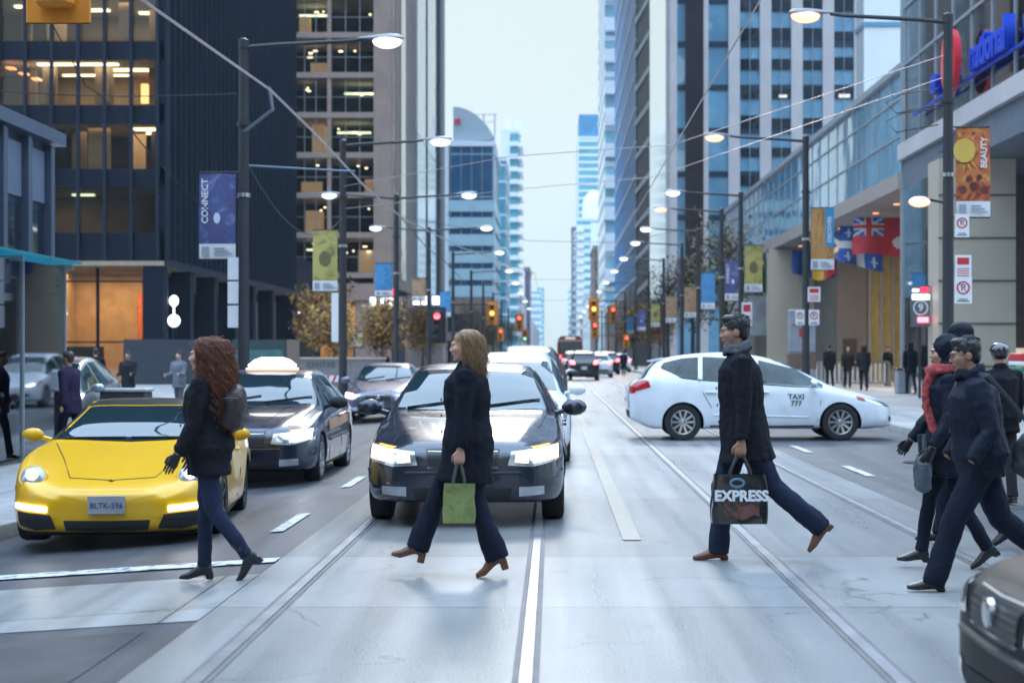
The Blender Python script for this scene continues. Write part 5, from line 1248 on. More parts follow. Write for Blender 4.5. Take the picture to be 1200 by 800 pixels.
wire('lower pinkish span wire from the nearest right lamp post', [(7.2, 31.1, 6.6), (2.38, 40, 5.68), (-.92, 43, 5.68), (-5.6, 45.5, 5.4)], .008, bright_wire)
wire('wire running level from the CONNECT lamp post to the left edge', [(-5.7, 30.9, 6.25), (-14, 31.5, 6.9)], .011, sag=.25)
wire('sagging wire from the top left down to the CONNECT banner', [P(40, -10, 27), P(100, 100, 28), P(122, 115, 28.5), P(180, 185, 29.5), P(246, 250, 30.7)], .011)
wire('short sagging wire between the CONNECT lamp post and the next one', [(-5.6, 31, 5.1), (-5.6, 45.5, 5.2)], .011, sag=.9)
wire('curling cable beyond the double armed lamp posts', [P(470, 255, 62), P(500, 290, 70), P(520, 305, 78), P(546, 332, 92)], .02)
for k, d in enumerate((31.1, 31.1)):
    q = MB(); q.tube([(7.0, 31.0, 6.0+.35*k), (6.4, 31.3, 5.95+.35*k), (6.1, 31.3, 5.8+.35*k), (6.3, 31.3, 5.6+.35*k), (7.0, 31.0, 5.7+.35*k)], .012, 5); tag(q.build('cable_loop', wire_mat), ['lower loop of slack cable on the nearest right lamp post', 'upper loop of slack cable on the nearest right lamp post'][k], 'cable')

# ------------------------------------------------------------------ trees
bark = mat('bark', (.045, .036, .032), .9, var=.3, vs=8, bump=.5)
def tree_proto(name, label, h, cr, n, cols, seed, leaf=.11, dens=1.0, branches=26):
    rn = random.Random(seed); r = thing(name, label, 'tree')
    q = MB(); q.tube([(0, 0, -.1), (.04, .02, h*.25), (-.03, .05, h*.5), (.02, 0, h*.78)], [.11*h/6, .085*h/6, .06*h/6, .02*h/6], 8)
    tips = []
    for b in range(branches):
        z0 = h*rn.uniform(.28, .72); a = rn.uniform(0, 2*pi); ln = cr*rn.uniform(.6, 1.1)*(1.15-.6*(z0/h)); p = V((0, 0, z0)); d = V((cos(a), sin(a), rn.uniform(.35, 1.1))).normalized(); pts = [p]
        for k in range(4):
            d = (d+V((rn.uniform(-.3, .3), rn.uniform(-.3, .3), rn.uniform(-.05, .25)))).normalized(); p = p+d*ln/4; pts.append(p)
        q.tube(pts, [.028*h/6, .02*h/6, .014*h/6, .009*h/6, .004], 5); tips += pts[2:]
        for k in range(3):
            s = pts[rn.randint(1, 3)]; d2 = V((rn.uniform(-1, 1), rn.uniform(-1, 1), rn.uniform(0, 1))).normalized(); e = s+d2*ln*.45; mid = s.lerp(e, .5)+V((0, 0, .08)); q.tube([s, mid, e], [.012*h/6, .008, .004], 4); tips += [mid, e]
    q.build('trunk', bark, r)
    c = MB()
    for i in range(n):
        p = rn.choice(tips)+V((rn.gauss(0, 1), rn.gauss(0, 1), rn.gauss(0, 1)))*cr*.13*dens
        u = V((rn.uniform(-1, 1), rn.uniform(-1, 1), rn.uniform(-1, 1))).normalized(); v_ = u.orthogonal().normalized(); s = leaf*rn.choice((.5, .7, .9, 1.2, 1.6))
        c.add([p-u*s, p+v_*s*.55, p+u*s, p-v_*s*.55], [(0, 1, 2, 3)], rn.choices(range(len(cols)), [5, 3, 2][:len(cols)])[0])
    c.build('crown', cols, r, smooth=False); return r
lf_y = mat('leaf_yellow', (.42, .24, .05), .7, var=.35, vs=1.5); lf_o = mat('leaf_orange', (.32, .11, .02), .7, var=.3); lf_b = mat('leaf_brown', (.13, .085, .05), .8, var=.3); lf_g = mat('leaf_olive', (.13, .12, .04), .8, var=.3)
yt = tree_proto('street_tree', 'yellow leaved tree in front of the stone tower, nearest the taxi', 5.4, 2.2, 4200, [lf_y, lf_b, lf_o], 11, .10); yt.location = (-11.8, 92, WL); yt.scale = (.9, .9, .85)
for x, y, rz, s, lb in ((-9.6, 96, 70, .95, 'yellow leaved tree right of the lamp post with the blue and brown banner'), (-14.2, 104, 160, 1.15, 'larger yellow brown tree behind the two nearest yellow trees'), (-9.0, 118, 250, .95, 'yellow tree behind the red traffic light'), (-8.2, 205, 30, 1.35, 'olive brown tree far along the left pavement'),
                     (9.4, 150, 200, 1.2, 'yellow tree on the right under the distant banners'), (8.8, 185, 100, 1.3, 'farther yellow tree on the right pavement')):
    o = copy_tree(yt); o.location = (x, y, WL if x < 0 else WZ); o.rotation_euler = (0, 0, R(rz)); o.scale = (s, s, s); o['label'] = lb
bt = tree_proto('bare_tree', 'tall nearly bare brown tree behind the purple and blue banners on the right', 10.5, 3.0, 1500, [lf_b, lf_g], 21, .11, 1.2, 40); bt.location = (9.3, 92, WZ)
for x, y, rz, s, lb in ((9.2, 112, 120, .9, 'bare brown tree behind the first bare tree on the right'), (8.9, 132, 220, .95, 'third bare brown tree along the right pavement'), (-7.6, 160, 40, .75, 'thin bare brown tree on the left before the blue sail topped tower'), (-7.4, 185, 140, .7, 'second thin bare tree on the left pavement'), (-7.3, 240, 240, .75, 'hazy bare tree far down the left pavement'), (-7.2, 290, 300, .8, 'farthest hazy tree on the left pavement')):
    o = copy_tree(bt); o.location = (x, y, WL if x < 0 else WZ); o.rotation_euler = (0, 0, R(rz)); o.scale = (s, s, s); o['label'] = lb

# ------------------------------------------------------------------ pavement furniture
def planter(label, x, y, w, d, h, m, z):
    r = thing('planter_box', label, 'planter', (x, y, z)); q = MB(); q.cbox((0, 0, h/2), (w, d, h), 0, .02); q.build('box', m, r)
    q = MB(); q.cbox((0, 0, h+.03), (w+.06, d+.06, .06), 0, .015); q.build('lid', mat('lid_pale', (.4, .42, .42), .5), r); return r
planter('dark box with a pale lid on the pavement behind the yellow car', -7.5, 30.0, .78, .6, .95, mat('box_dark', (.03, .035, .045), .5), WL)
r = thing('map_board', 'dark green map board in a wide frame on the left pavement behind the taxi', 'sign', (-8.1, 47, WL))
q = MB(); q.box(-.75, 0, .35, .75, .12, 2.0); q.build('case', mat('board_green', (.03, .06, .06), .5), r)
q = MB(); q.box(-.66, -.015, .5, .66, -.002, 1.72); q.build('map_panel', art('map_art', [(.04, .10, .11), (.06, .16, .16), (.12, .22, .2)], 5), r)
q = MB(); q.box(-.7, .02, 0, -.55, .1, .35); q.box(.55, .02, 0, .7, .1, .35); q.build('leg', dark, r)
q = MB(); q.box(.77, 0, 0, 1.1, .14, 2.0); q.build('side_post', mat('post_brown', (.2, .15, .12), .6), r)
r = thing('low_wall', 'low grey wall lettered CENTRE in front of the stone tower', 'wall', (-10.3, 78, WL))
q = MB(); q.box(-1.9, 0, 0, 2.6, .4, 1.35); q.build('body', mat('wall_grey', (.17, .165, .165), .7, var=.2), r); text('CENTRE', .36, dark, r, T(-.3, -.006, 1.08) @ FACE_CAM, 'lettering', .004)
q = MB(); q.box(-1.95, -.05, 1.352, 2.65, .45, 1.45); q.build('coping', stone_warm, r)
r = thing('barricade', 'small red and white striped barricade beside the wall on the left pavement', 'barrier', (-6.9, 52, WL))
q = MB(); q.box(-.55, 0, .75, .55, .04, .95); q.build('board', white_paint, r)
for k in range(5): q = MB(); q.prism([(-.5+.22*k, .752), (-.42+.22*k, .752), (-.34+.22*k, .948), (-.42+.22*k, .948)], 'y', -.006, -.001); q.build('stripe', red_sign, r)
for x in (-.45, .45): q = MB(); q.tube([(x, -.25, 0), (x, .02, .78), (x, .3, 0)], .025, 6); q.build('leg', dark, r)
r = thing('shop_light_box', 'small lit shop window sign between the yellow trees', 'sign', P(415, 398, 120)); q = MB(); q.box(-.7, 0, -.6, .7, .2, .6); q.build('case', dark, r); q = MB(); q.box(-.6, -.02, -.5, .6, -.002, .5); q.build('lit_face', art('lit_art', [(.4, .5, .4), (.7, .7, .5), (.2, .4, .3)], 2), r); q = MB(); q.tube([(0, .1, -.6), (0, .1, -2.6)], .06, 6); q.build('post', dark, r)
# railing in the forecourt
r = thing('railing', 'long pale metal railing across the forecourt behind the walkers', 'railing', (10.4, 73, WZ))
q = MB(); q.box(0, 0, 1.02, 4.0, .06, 1.1); q.box(0, 0, .12, 4.0, .06, .18); q.build('rail', alu, r)
pl_ = mat('rail_slat', (.55, .56, .55), .4, .2, var=.1)
for k in range(21): q = MB(); q.box(.06+k*.194, .012, .182, .15+k*.194, .048, 1.018); q.build('slat', pl_, r)
for k in range(5): q = MB(); q.box(k*.98, -.02, 0, k*.98+.07, .08, 1.0); q.build('post', alu, r)
r = thing('info_pillar', 'tall grey information pillar with a brown base left of the forecourt walkers', 'sign', (8.75, 60, WZ))
q = MB(); q.cbox((0, 0, 2.2), (.95, .3, 1.5), 0, .03); q.build('upper_panel', mat('pillar_grey', (.28, .3, .34), .5), r)
q = MB(); q.cbox((0, 0, 1.15), (1.0, .34, .56), 0, .02); q.build('brown_panel', mat('pillar_brown', (.16, .10, .08), .5), r)
q = MB(); q.cbox((0, 0, .42), (.95, .3, .84), 0, .02); q.build('base', mat('pillar_grey'), r)
q = MB(); q.box(-.12, -.17, 2.0, .2, -.152, 2.3); q.box(-.35, -.17, 2.4, .3, -.152, 2.46); q.build('print', red_sign, r)
r = thing('litter_bin', 'small grey bin beside the last forecourt walker', 'bin', (12.4, 60.5, WZ)); q = MB(); q.cbox((0, 0, .42), (.5, .5, .84), 0, .04); q.build('body', mat('pillar_grey'), r); q = MB(); q.cbox((0, 0, .88), (.54, .54, .07), 0, .02); q.build('lid', dark, r)
# food cart at the right edge
r = thing('food_cart', 'red, white and green food cart cut off by the right picture edge', 'cart', (9.95, 34, WZ))
q = MB(); q.cbox((0, 0, .62), (1.2, .8, .8), 0, .03); q.build('body', mat('cart_steel', (.45, .47, .5), .25, .9, var=.1), r)
q = MB(); q.cbox((0, 0, 1.35), (1.5, 1.0, .16), 0, .02); q.build('red_band', red_sign, r); q = MB(); q.cbox((0, 0, 1.22), (1.5, 1.0, .09), 0, .02); q.build('white_band', white_paint, r); q = MB(); q.cbox((0, 0, 1.1), (1.5, 1.0, .12), 0, .02); q.build('green_band', mat('cart_green', (.02, .2, .12), .5), r)
q = MB(); q.box(-.66, -.44, .1, -.52, -.36, 1.08); q.build('green_post', mat('cart_green'), r)
q = MB(); q.lathe([(.16, .3), (.17, .9), (.15, 1.0), (.02, 1.03)], 16, (-.38, -.5, 0)); q.build('canister', chrome, r)
for x in (-.4, .4): q = MB(); q.lathe([(.2, -.05), (.2, .05)], 16, (x, -.38, .2), 'y'); q.build('wheel', black, r)

# ------------------------------------------------------------------ flags under the overhang
fl_red = mat('flag_red', (.42, .025, .04), .7, var=.1); fl_blue = mat('flag_blue', (.02, .09, .34), .7, var=.1); fl_white = mat('flag_white', (.55, .57, .6), .7, var=.06); fl_yel = mat('flag_yellow', (.5, .36, .04), .7); fl_grn = mat('flag_green', (.02, .18, .07), .7)
def flag(label, x, y, w, h, fn, seed):
    """cloth hung from a pole by its upper edge, folds and colours worked into the mesh"""
    r = thing('flag', label, 'flag', (x, y, 7.35+WZ-.12)); n, k = 44, 30; c = MB(); rn = random.Random(seed); ph = rn.uniform(0, 6)
    def pt(u, v): return V(((u-.5)*w+.06*sin(5*v+ph)*v, .10*sin(9*u+ph+2*v)*(.3+v), -v*h*(1-.12*sin(3*u+ph))))
    for i in range(n):
        for j in range(k):
            u, v = (i+.5)/n, (j+.5)/k
            c.add([pt(i/n, j/k), pt((i+1)/n, j/k), pt((i+1)/n, (j+1)/k), pt(i/n, (j+1)/k)], [(0, 1, 2, 3)], fn(u, v))
    c.build('cloth', [fl_red, fl_blue, fl_white, fl_yel, fl_grn], r)
    q = MB(); q.tube([(-w*.52, 0, .02), (w*.52, 0, .02)], .02, 6); q.tube([(-w*.3, 0, .02), (-w*.3, 0, .2)], .012, 5); q.tube([(w*.3, 0, .02), (w*.3, 0, .2)], .012, 5); q.build('pole', alu, r)
def f_ens(u, v):
    if u < .5 and v < .5:
        a, b = abs(u*2-.5), abs(v*2-.5)
        if a < .08 or b < .1: return 0
        if a < .14 or b < .18: return 2
        if abs(a-b) < .07: return 2
        return 1
    return 2 if (u-.76)**2*2.2+(v-.62)**2 < .02 else 0
def f_que(u, v):
    if abs(u-.5) < .1 or abs(v-.5) < .11: return 2
    a, b = abs(abs(u-.5)-.3), abs(abs(v-.5)-.31)
    return 2 if (a < .025 and b < .11) or (a < .08 and b < .025) else 1
flag('red flag with a blue cornered cross and white shield hanging under the overhang', 14.15, 73, 2.6, 1.75, f_ens, 1)
flag('blue flag with a white cross, right of the large red flag', 15.6, 70, 2.2, 1.75, f_que, 2)
flag('blue and white cross flag left of the large red flag', 14.1, 78, 2.0, 1.9, f_que, 3)
flag('blue flag with a white diagonal band under the overhang', 13.9, 82, 1.9, 1.4, lambda u, v: 2 if abs(u-v) < .1 or abs(u+v-1) < .1 else 1, 4)
flag('yellow and red flag under the overhang', 13.6, 86, 1.2, 1.9, lambda u, v: 3 if u < .5 else 0, 5)
flag('green and white flag, farthest under the overhang', 13.9, 104, 2.0, 2.0, lambda u, v: 4 if u < .55 else 2, 6)
flag('plain dark blue flag next to the green and white one', 14.4, 96, 1.9, 1.5, lambda u, v: 1, 7)
# ------------------------------------------------------------------ people
def cloth_mat(name, c, rough=.85, vs=6, bump=.35, bs=90, var=.2):
    m = mat(name, c, rough, var=var, vs=vs, bump=bump, bs=bs, spec=.12); return m
skin_a = mat('skin_fair', (.52, .29, .20), .5, var=.08, vs=12); skin_b = mat('skin_tan', (.38, .20, .13), .5, var=.08, vs=12)
for s_ in (skin_a, skin_b): s_.node_tree.nodes['Principled BSDF'].inputs['Subsurface Weight'].default_value = .08
lip_mat = mat('lips', (.34, .10, .09), .4, var=0); eye_w = mat('eye_white', (.26, .24, .22), .2, var=0); eye_d = mat('eye_dark', (.02, .015, .012), .15, var=0)
coat_black = cloth_mat('coat_black', (.012, .013, .018)); coat_navy = cloth_mat('coat_navy', (.009, .011, .018)); coat_dkblue = cloth_mat('jacket_dark_blue', (.011, .015, .027), .6)
coat_char = cloth_mat('coat_charcoal', (.022, .024, .03)); jean = cloth_mat('denim', (.017, .025, .050), .8, 4, .5, 140, .3); jean_dark = cloth_mat('denim_dark', (.010, .013, .026), .8, 4, .5, 140, .25)
boot_black = mat('leather_black', (.012, .011, .012), .4, var=.2); boot_brown = mat('leather_brown', (.16, .06, .028), .4, var=.25, vs=10)
scarf_grey = cloth_mat('wool_grey', (.10, .11, .13), .95, 20, .8, 60); scarf_red = cloth_mat('wool_red', (.40, .08, .08), .9, 20, .8, 60)
hair_aub = mat('hair_auburn', (.15, .046, .02), .5, var=.5, vs=30); hair_blond = mat('hair_blond', (.27, .16, .08), .45, var=.45, vs=40); hair_blk = mat('hair_black', (.012, .011, .012), .5, var=.4, vs=30); hair_brn = mat('hair_brown', (.04, .022, .012), .5, var=.4, vs=30)
def wrinkle(me, amp, sc, zsc=.45, seed=0):
    off = V((seed*7.3, seed*3.1, 0))
    n = len(me.vertices); co = [0.0]*(3*n); no = [0.0]*(3*n); me.vertices.foreach_get('co', co); me.vertices.foreach_get('normal', no)
    for i in range(n):
        j = 3*i; p = V((co[j]*sc, co[j+1]*sc, co[j+2]*sc*zsc))+off; d = noise.noise(p)*amp+noise.noise(p*2.3)*amp*.5
        co[j] += no[j]*d; co[j+1] += no[j+1]*d; co[j+2] += no[j+2]*d
    me.vertices.foreach_set('co', co); me.update()
def hand(mb, W, d, n, curl=.5, k=1.0):
    d = d.normalized(); n = (n-d*n.dot(d)).normalized(); s = d.cross(n)
    if s.x < 0: s = -s
    mb.tube([W-d*.03*k, W+d*.02*k, W+d*.06*k, W+d*.088*k], [(.024*k, .018*k), (.034*k, .017*k), (.042*k, .015*k), (.038*k, .012*k)], 10, up=s)
    for i, ln in enumerate((.070, .080, .074, .058)):
        p = W+d*(.082-.004*abs(i-1))*k+s*(.030-.0195*i)*k; dd = d.copy(); pts = [p-dd*.02*k]; 
        for j in range(3):
            a = curl*(.5+.5*j)*1.0; dd = (Matrix.Rotation(-a if True else a, 3, s.normalized()) @ dd) if (d.cross(n)).dot(s) < 0 else (Matrix.Rotation(a, 3, s.normalized()) @ dd)
            pts.append(p); p = p+dd*ln*k*(.42, .33, .25)[j]
        pts.append(p); mb.tube(pts, [.0088*k, .0088*k, .008*k, .0072*k, .006*k], 7)
    p = W+d*.025*k+s*.030*k; t = (d*.65+s*.55+n*.45).normalized(); t2 = (d*.85+n*.5).normalized()
    mb.tube([p-t*.012*k, p+t*.032*k, p+t*.036*k+t2*.026*k, p+t*.036*k+t2*.044*k], [.014*k, .011*k, .0095*k, .007*k], 8)
def person(label, loc, rz, h, pose, fit, lod=0, group=None):
    r = thing('person', label, 'person', loc, rz, group); k = h/1.75; vx = (.0065, .02)[lod]; cv = (.012, .022)[lod]
    hh = fit.get('heel', 0); lean = R(pose.get('lean', 3)); hip = V((0, 0, 0)); up = V((sin(lean), 0, cos(lean)))
    fem = fit.get('fem', 0); sw = (.175 if fem else .195)*k
    chest = hip+up*.36*k; shl = hip+up*.50*k; neck = hip+up*.545*k; hd = neck+V((sin(lean)*.12*k+.02*k, 0, .145*k))
    Rh = (Matrix.Rotation(R(pose.get('yaw', 0)), 3, 'Z') @ Matrix.Rotation(R(pose.get('nod', 0)), 3, 'Y'))
    def seg(a, l): return V((sin(R(a))*l, 0, -cos(R(a))*l))
    legs, arms = [], []
    for i, (th, sh, fp) in enumerate(pose['legs']):
        sd = 1 if i == 0 else -1; a = V((0, sd*.088*k, -.02*k)); kn = a+seg(th, .43*k)+V((0, -sd*.01, 0)); an = kn+seg(sh, .42*k)+V((0, -sd*.012, 0)); legs.append((a, kn, an, fp))
    for i, (ua, fa, out) in enumerate(pose['arms']):
        sd = 1 if i == 0 else -1; a = shl+V((0, sd*sw, -.025*k)); o = V((0, sd*sin(R(out)), 0)); e = a+(seg(ua, 1)+o).normalized()*.30*k; w_ = e+(seg(fa, 1)+o*.3).normalized()*.25*k; arms.append((a, e, w_, sd))
    gl = []
    # body: one continuous skin, head with face, hands with fingers
    b = MB(); X = V((1, 0, 0))
    b.tube([hip-up*.06*k, hip+up*.1*k, hip+up*.2*k, chest, shl, neck], [(.08*k, .12*k), (.085*k, .125*k), (.075*k, .11*k), (.09*k, .13*k), (.06*k, .13*k), (.052*k, .056*k)], 14, up=X)
    b.tube([neck-up*.04*k, neck+up*.03*k, hd+V((-.015*k, 0, -.05*k))], [.06*k, .052*k, .052*k], 12)
    for a, e, w_, sd in arms: b.tube([a+V((0, -sd*.05*k, .01)), a, a.lerp(e, .4), e, e.lerp(w_, .3), w_], [.045*k, .05*k, .045*k, .036*k, .037*k, .025*k], 10)
    for a, kn, an, fp in legs: b.tube([a+V((0, 0, .04)), a.lerp(kn, .3), kn, kn.lerp(an, .3), an], [.075*k, .07*k, .048*k, .05*k, .034*k], 10)
    for a, kn, an, fp in legs: 
        ff = Matrix.Rotation(-R(fp), 3, 'Y'); b.tube([an, an+ff @ V((0, 0, -.04*k)), an+ff @ V((.08*k, 0, (-.055-hh*.7)*k))], [.033*k, .022*k, .015*k], 8)
    def H(p): return hd+Rh @ (V(p)*k)
    R4 = Rh
    for c, rr in (((-.014, 0, .03), (.094, .074, .085)), ((.025, 0, -.02), (.066, .062, .078)), ((.032, 0, -.075), (.046, .046, .036)), ((.068, 0, -.094), (.02, .022, .017)), ((.076, 0, .026), (.02, .045, .012)),
                  ((.055, .036, -.02), (.035, .024, .03)), ((.055, -.036, -.02), (.035, .024, .03)), ((.088, 0, -.052), (.012, .024, .007)), ((.086, 0, -.064), (.012, .02, .007)),
                  ((-.008, .076, -.008), (.022, .008, .032)), ((-.008, -.076, -.008), (.022, .008, .032)), ((.101, 0, -.022), (.012, .014, .010)), ((.093, .011, -.026), (.009, .008, .008)), ((.093, -.011, -.026), (.009, .008, .008))):
        b.ell(H(c), tuple(q*k for q in rr), 12, R4)
    b.tube([H((.080, 0, .02)), H((.093, 0, -.005)), H((.101, 0, -.022))], [(.008*k, .010*k), (.009*k, .010*k), (.011*k, .011*k)], 8)
    me = fuse(b, vx, 2, .4); bm2 = MB(); bm2.mesh(me); bpy.data.meshes.remove(me)
    nf = len(bm2.f); bm2.m = [1 if (lod == 0 and abs((sum((bm2.v[i] for i in f), V())/len(f)-H((.094, 0, -.058))).length) < .021*k) else 0 for f in bm2.f]
    if lod == 0:
        for (a, e, w_, sd), cu in zip(arms, pose.get('curl', (.5, .5))):
            if cu is not None and not fit.get('gloves'): hand(bm2, w_+(w_-e).normalized()*.01, (w_-e), V((0, -sd, 0)), cu, k)
    else:
        for a, e, w_, sd in arms: bm2.ell(w_+(w_-e).normalized()*.06, (.04*k, .025*k, .055*k), 8)
    if fit.get('gloves') and lod == 0:
        for (a, e, w_, sd), cu in zip(arms, pose.get('curl', (.5, .5))):
            q = MB(); hand(q, w_+(w_-e).normalized()*.01, (w_-e), V((0, -sd, 0)), cu, k*1.06); q.build('glove', boot_black, r).location.z = 0; gl.append(r.children[-1])
    body = bm2.build('body', [fit.get('skin', skin_a), lip_mat], r, True, 180)
    parts = [body]+gl
    if lod == 0:
        for sd in (-1, 1):
            q = MB(); q.ell(H((.0715, sd*.031, .003)), (.0115*k,)*3, 10); e_ = q.build('eye', eye_w, r); parts.append(e_)
            q = MB(); q.ell(H((.0800, sd*.031, .003)), (.004*k, .006*k, .006*k), 8); q.build('iris', eye_d, e_)
            q = MB(); q.tube([H((.090, sd*.014, .024)), H((.092, sd*.030, .030)), H((.080, sd*.050, .024))], [.003*k, .004*k, .002*k], 6); parts.append(q.build('eyebrow', fit.get('hair_m', hair_blk), r))
    # trousers
    q = MB(); t0, t1, t2, t3 = fit.get('leg_r', (.092, .066, .06, .062))
    q.ell(hip+V((-.01, 0, .0)), (.115*k, .16*k, .13*k), 14)
    for a, kn, an, fp in legs:
        end = an+(an-kn).normalized()*fit.get('leg_long', .02)*k
        q.tube([a+V((0, 0, .03)), a.lerp(kn, .35), kn, kn.lerp(an, .45), kn.lerp(an, .85), end], [t0*k, (t0*.95)*k, t1*k, t2*k, t3*k, t3*1.03*k], 12)
    me = fuse(q, cv, 3); wrinkle(me, .008*k, 11, .7, 2); parts.append(skin('trousers', me, fit.get('legs_m', jean), r))
    # shoes
    lowest = 9
    for a, kn, an, fp in legs:
        f = Matrix.Rotation(-R(fp), 3, 'Y'); q = MB()
        def F(x, y, z): return an+f @ V((x*k, y*k, z*k))
        q.tube([F(-.055, 0, -.035), F(-.02, 0, -.04), F(.05, 0, -.045-hh*.35), F(.115, 0, -.058-hh*.85), F(.185, 0, -.068-hh)], [(.034*k, .034*k), (.04*k, .036*k), (.036*k, .038*k), (.026*k, .042*k), (.012*k, .026*k)], 12, up=f @ V((0, 0, 1)))
        q.tube([F(-.005, 0, .045), F(0, 0, -.03), F(.05, 0, -.045-hh*.3)], [.045*k, .044*k, .035*k], 10)
        if fit.get('shaft'): q.tube([an+(kn-an).normalized()*fit['shaft']*k, an], [fit.get('shaft_r', .055)*k, .044*k], 12)
        q.tube([F(-.06, 0, -.072), F(.03, 0, -.076-hh*.35), F(.12, 0, -.08-hh), F(.19, 0, -.078-hh)], [(.007*k, .032*k), (.007*k, .030*k), (.008*k, .041*k), (.007*k, .024*k)], 10, up=f @ V((0, 0, 1)))
        q.cbox((0, 0, 0), (.055*k, .05*k, (.016+hh)*k)); n8 = len(q.v)-8
        for i in range(n8, n8+8): q.v[i] = an+f @ (q.v[i]+V((-.04*k, 0, (-.078-hh/2)*k)))
        me = fuse(q, .008 if lod == 0 else .018, 1); o = skin('shoe', me, fit.get('shoe_m', boot_black), r); parts.append(o); lowest = min(lowest, min(v.co.z for v in me.vertices))
    # coat
    hem = fit['hem']*k; sx_ = fit.get('swing', 0)*k; hd_, hw_ = fit.get('hem_r', (.2, .21)); q = MB(); bulk = fit.get('bulk', 1.0); dp = fit.get('deep', 1.22)
    q.tube([hip+V((sx_, 0, -hem)), hip+V((sx_*.6, 0, -hem*.55)), hip, hip+up*.16*k, hip+up*.30*k, hip+up*.43*k, hip+up*.515*k, hip+up*.565*k],
           [(hd_*k, hw_*k), ((hd_*.62+.055)*k, (hw_*.6+.075)*k), (.145*k*bulk*dp, .19*k*bulk), ((.118 if fem else .13)*k*bulk*dp, (.15 if fem else .17)*k*bulk), (.135*k*bulk*dp, (.165 if fem else .185)*k*bulk), (.125*k*bulk*dp, (.17 if fem else .19)*k*bulk), (.088*k, (.125 if fem else .145)*k), (.066*k, .074*k)], 18, up=X)
    for a, e, w_, sd in arms:
        wr = e.lerp(w_, .97)
        q.tube([a+V((0, -sd*.07*k, -.01*k)), a+V((0, -sd*.005*k, 0)), a.lerp(e, .45), e, e.lerp(wr, .5), wr], [.072*k, .074*k*bulk, .066*k*bulk, .056*k*bulk, .053*k*bulk, .046*k*bulk], 12)
    me = fuse(q, cv, 4); wrinkle(me, fit.get('crease', .012)*k, 9, .35, fit.get('seed', 1)); wrinkle(me, fit.get('crease', .012)*.5*k, 19, 1.2, fit.get('seed', 1)+4)
    coat = skin('coat', me, fit['coat_m'], r); parts.append(coat)
    if lod == 0:
        q = MB(); c0 = hip+up*.565*k
        q.tube([c0+V((.06*k*cos(a)-.0, .07*k*sin(a), .018*k*cos(a+pi))) for a in [R(30+20*i) for i in range(16)]], [(.030*k, .012*k)]*16, 8, up=V((0, 0, 1))); q.build('collar', fit['coat_m'], coat)
        q = MB()
        front = hip+V((sx_*.8, 0, 0))
        for t in (.05, .17, .29): q.ell(hip+up*t*k+V((.145*k*bulk*dp, .03*k, 0)), (.006, .012, .012), 8)
        q.build('button', dark, coat)
        q = MB(); q.tube([hip+V((.02, .185*k*bulk, .02)), hip+V((.10*k, .15*k*bulk, -.03))], [(.012, .004)]*2, 6); q.build('pocket_flap', fit['coat_m'], coat)
    # hair
    hm = fit.get('hair_m', hair_blk); kind = fit.get('hair', 'short'); rn = random.Random(fit.get('seed', 1)+40)
    q = MB()
    if kind in ('short', 'long', 'curly'):
        q.ell(H((-.024, 0, .043)), (.098*k, .083*k, .084*k), 16, R4); q.ell(H((-.058, 0, -.01)), (.052*k, .068*k, .066*k), 12, R4)
        if kind == 'short': q.ell(H((.03, 0, .098)), (.06*k, .06*k, .028*k), 12, R4)
        me = fuse(q, .008 if lod == 0 else .02, 1); wrinkle(me, .005*k, 40, 1, 3); q = MB(); q.mesh(me)
        if kind == 'short' and lod == 0:
            for i in range(260):
                a = rn.uniform(0, 2*pi); t = rn.uniform(.05, 1); p = V((-.024+.096*t*cos(a), .081*t*sin(a), .043+.08*sqrt(max(0, 1-t*t)))); d = V((p.x*.6+.03, p.y*.7, .05)).normalized(); d = (d+V((rn.gauss(0, .25), rn.gauss(0, .25), rn.gauss(0, .2)))).normalized()
                q.tube([H(p), H(p+d*.006+V((-.006, 0, 0))), H(p+d*.009+V((-.014, 0, -.003)))], [.004*k, .003*k, .001], 4)
        if kind == 'long':
            for i in range(1500 if lod == 0 else 60):
                fly = 2.6 if rn.random() < .05 else 1
                a = rn.uniform(R(52), R(308)); t = rn.uniform(.15, .98); p = V((-.024+.1*t*cos(a), .085*t*sin(a), .043+.085*sqrt(1-t*t)))
                ln = fit.get('hair_len', .30)*rn.uniform(.75, 1.08); out = V((cos(a), sin(a), 0)); pts = []
                for j in range(8):
                    u = j/7; z = p.z-ln*u**1.25; rad = .086+.016*sin(pi*min(u*1.2, 1))+.012*rn.gauss(0, 1)*(.4+u)*fly
                    c = V((-.030+out.x*rad*1.08-.02*u, out.y*rad*.95, z)) if u > .18 else p.lerp(V((-.03+out.x*.1, out.y*.09, z)), u/.18)
                    if c.x > .012 and c.z < .075: c.x = .012+.3*(c.x-.012)*0
                    pts.append(H(c))
                q.tube(pts, [.002*k, .0023*k, .0024*k, .0024*k, .0023*k, .002*k, .0016*k, .0006*k] if lod == 0 else [.007*k]*7+[.002*k], 4)
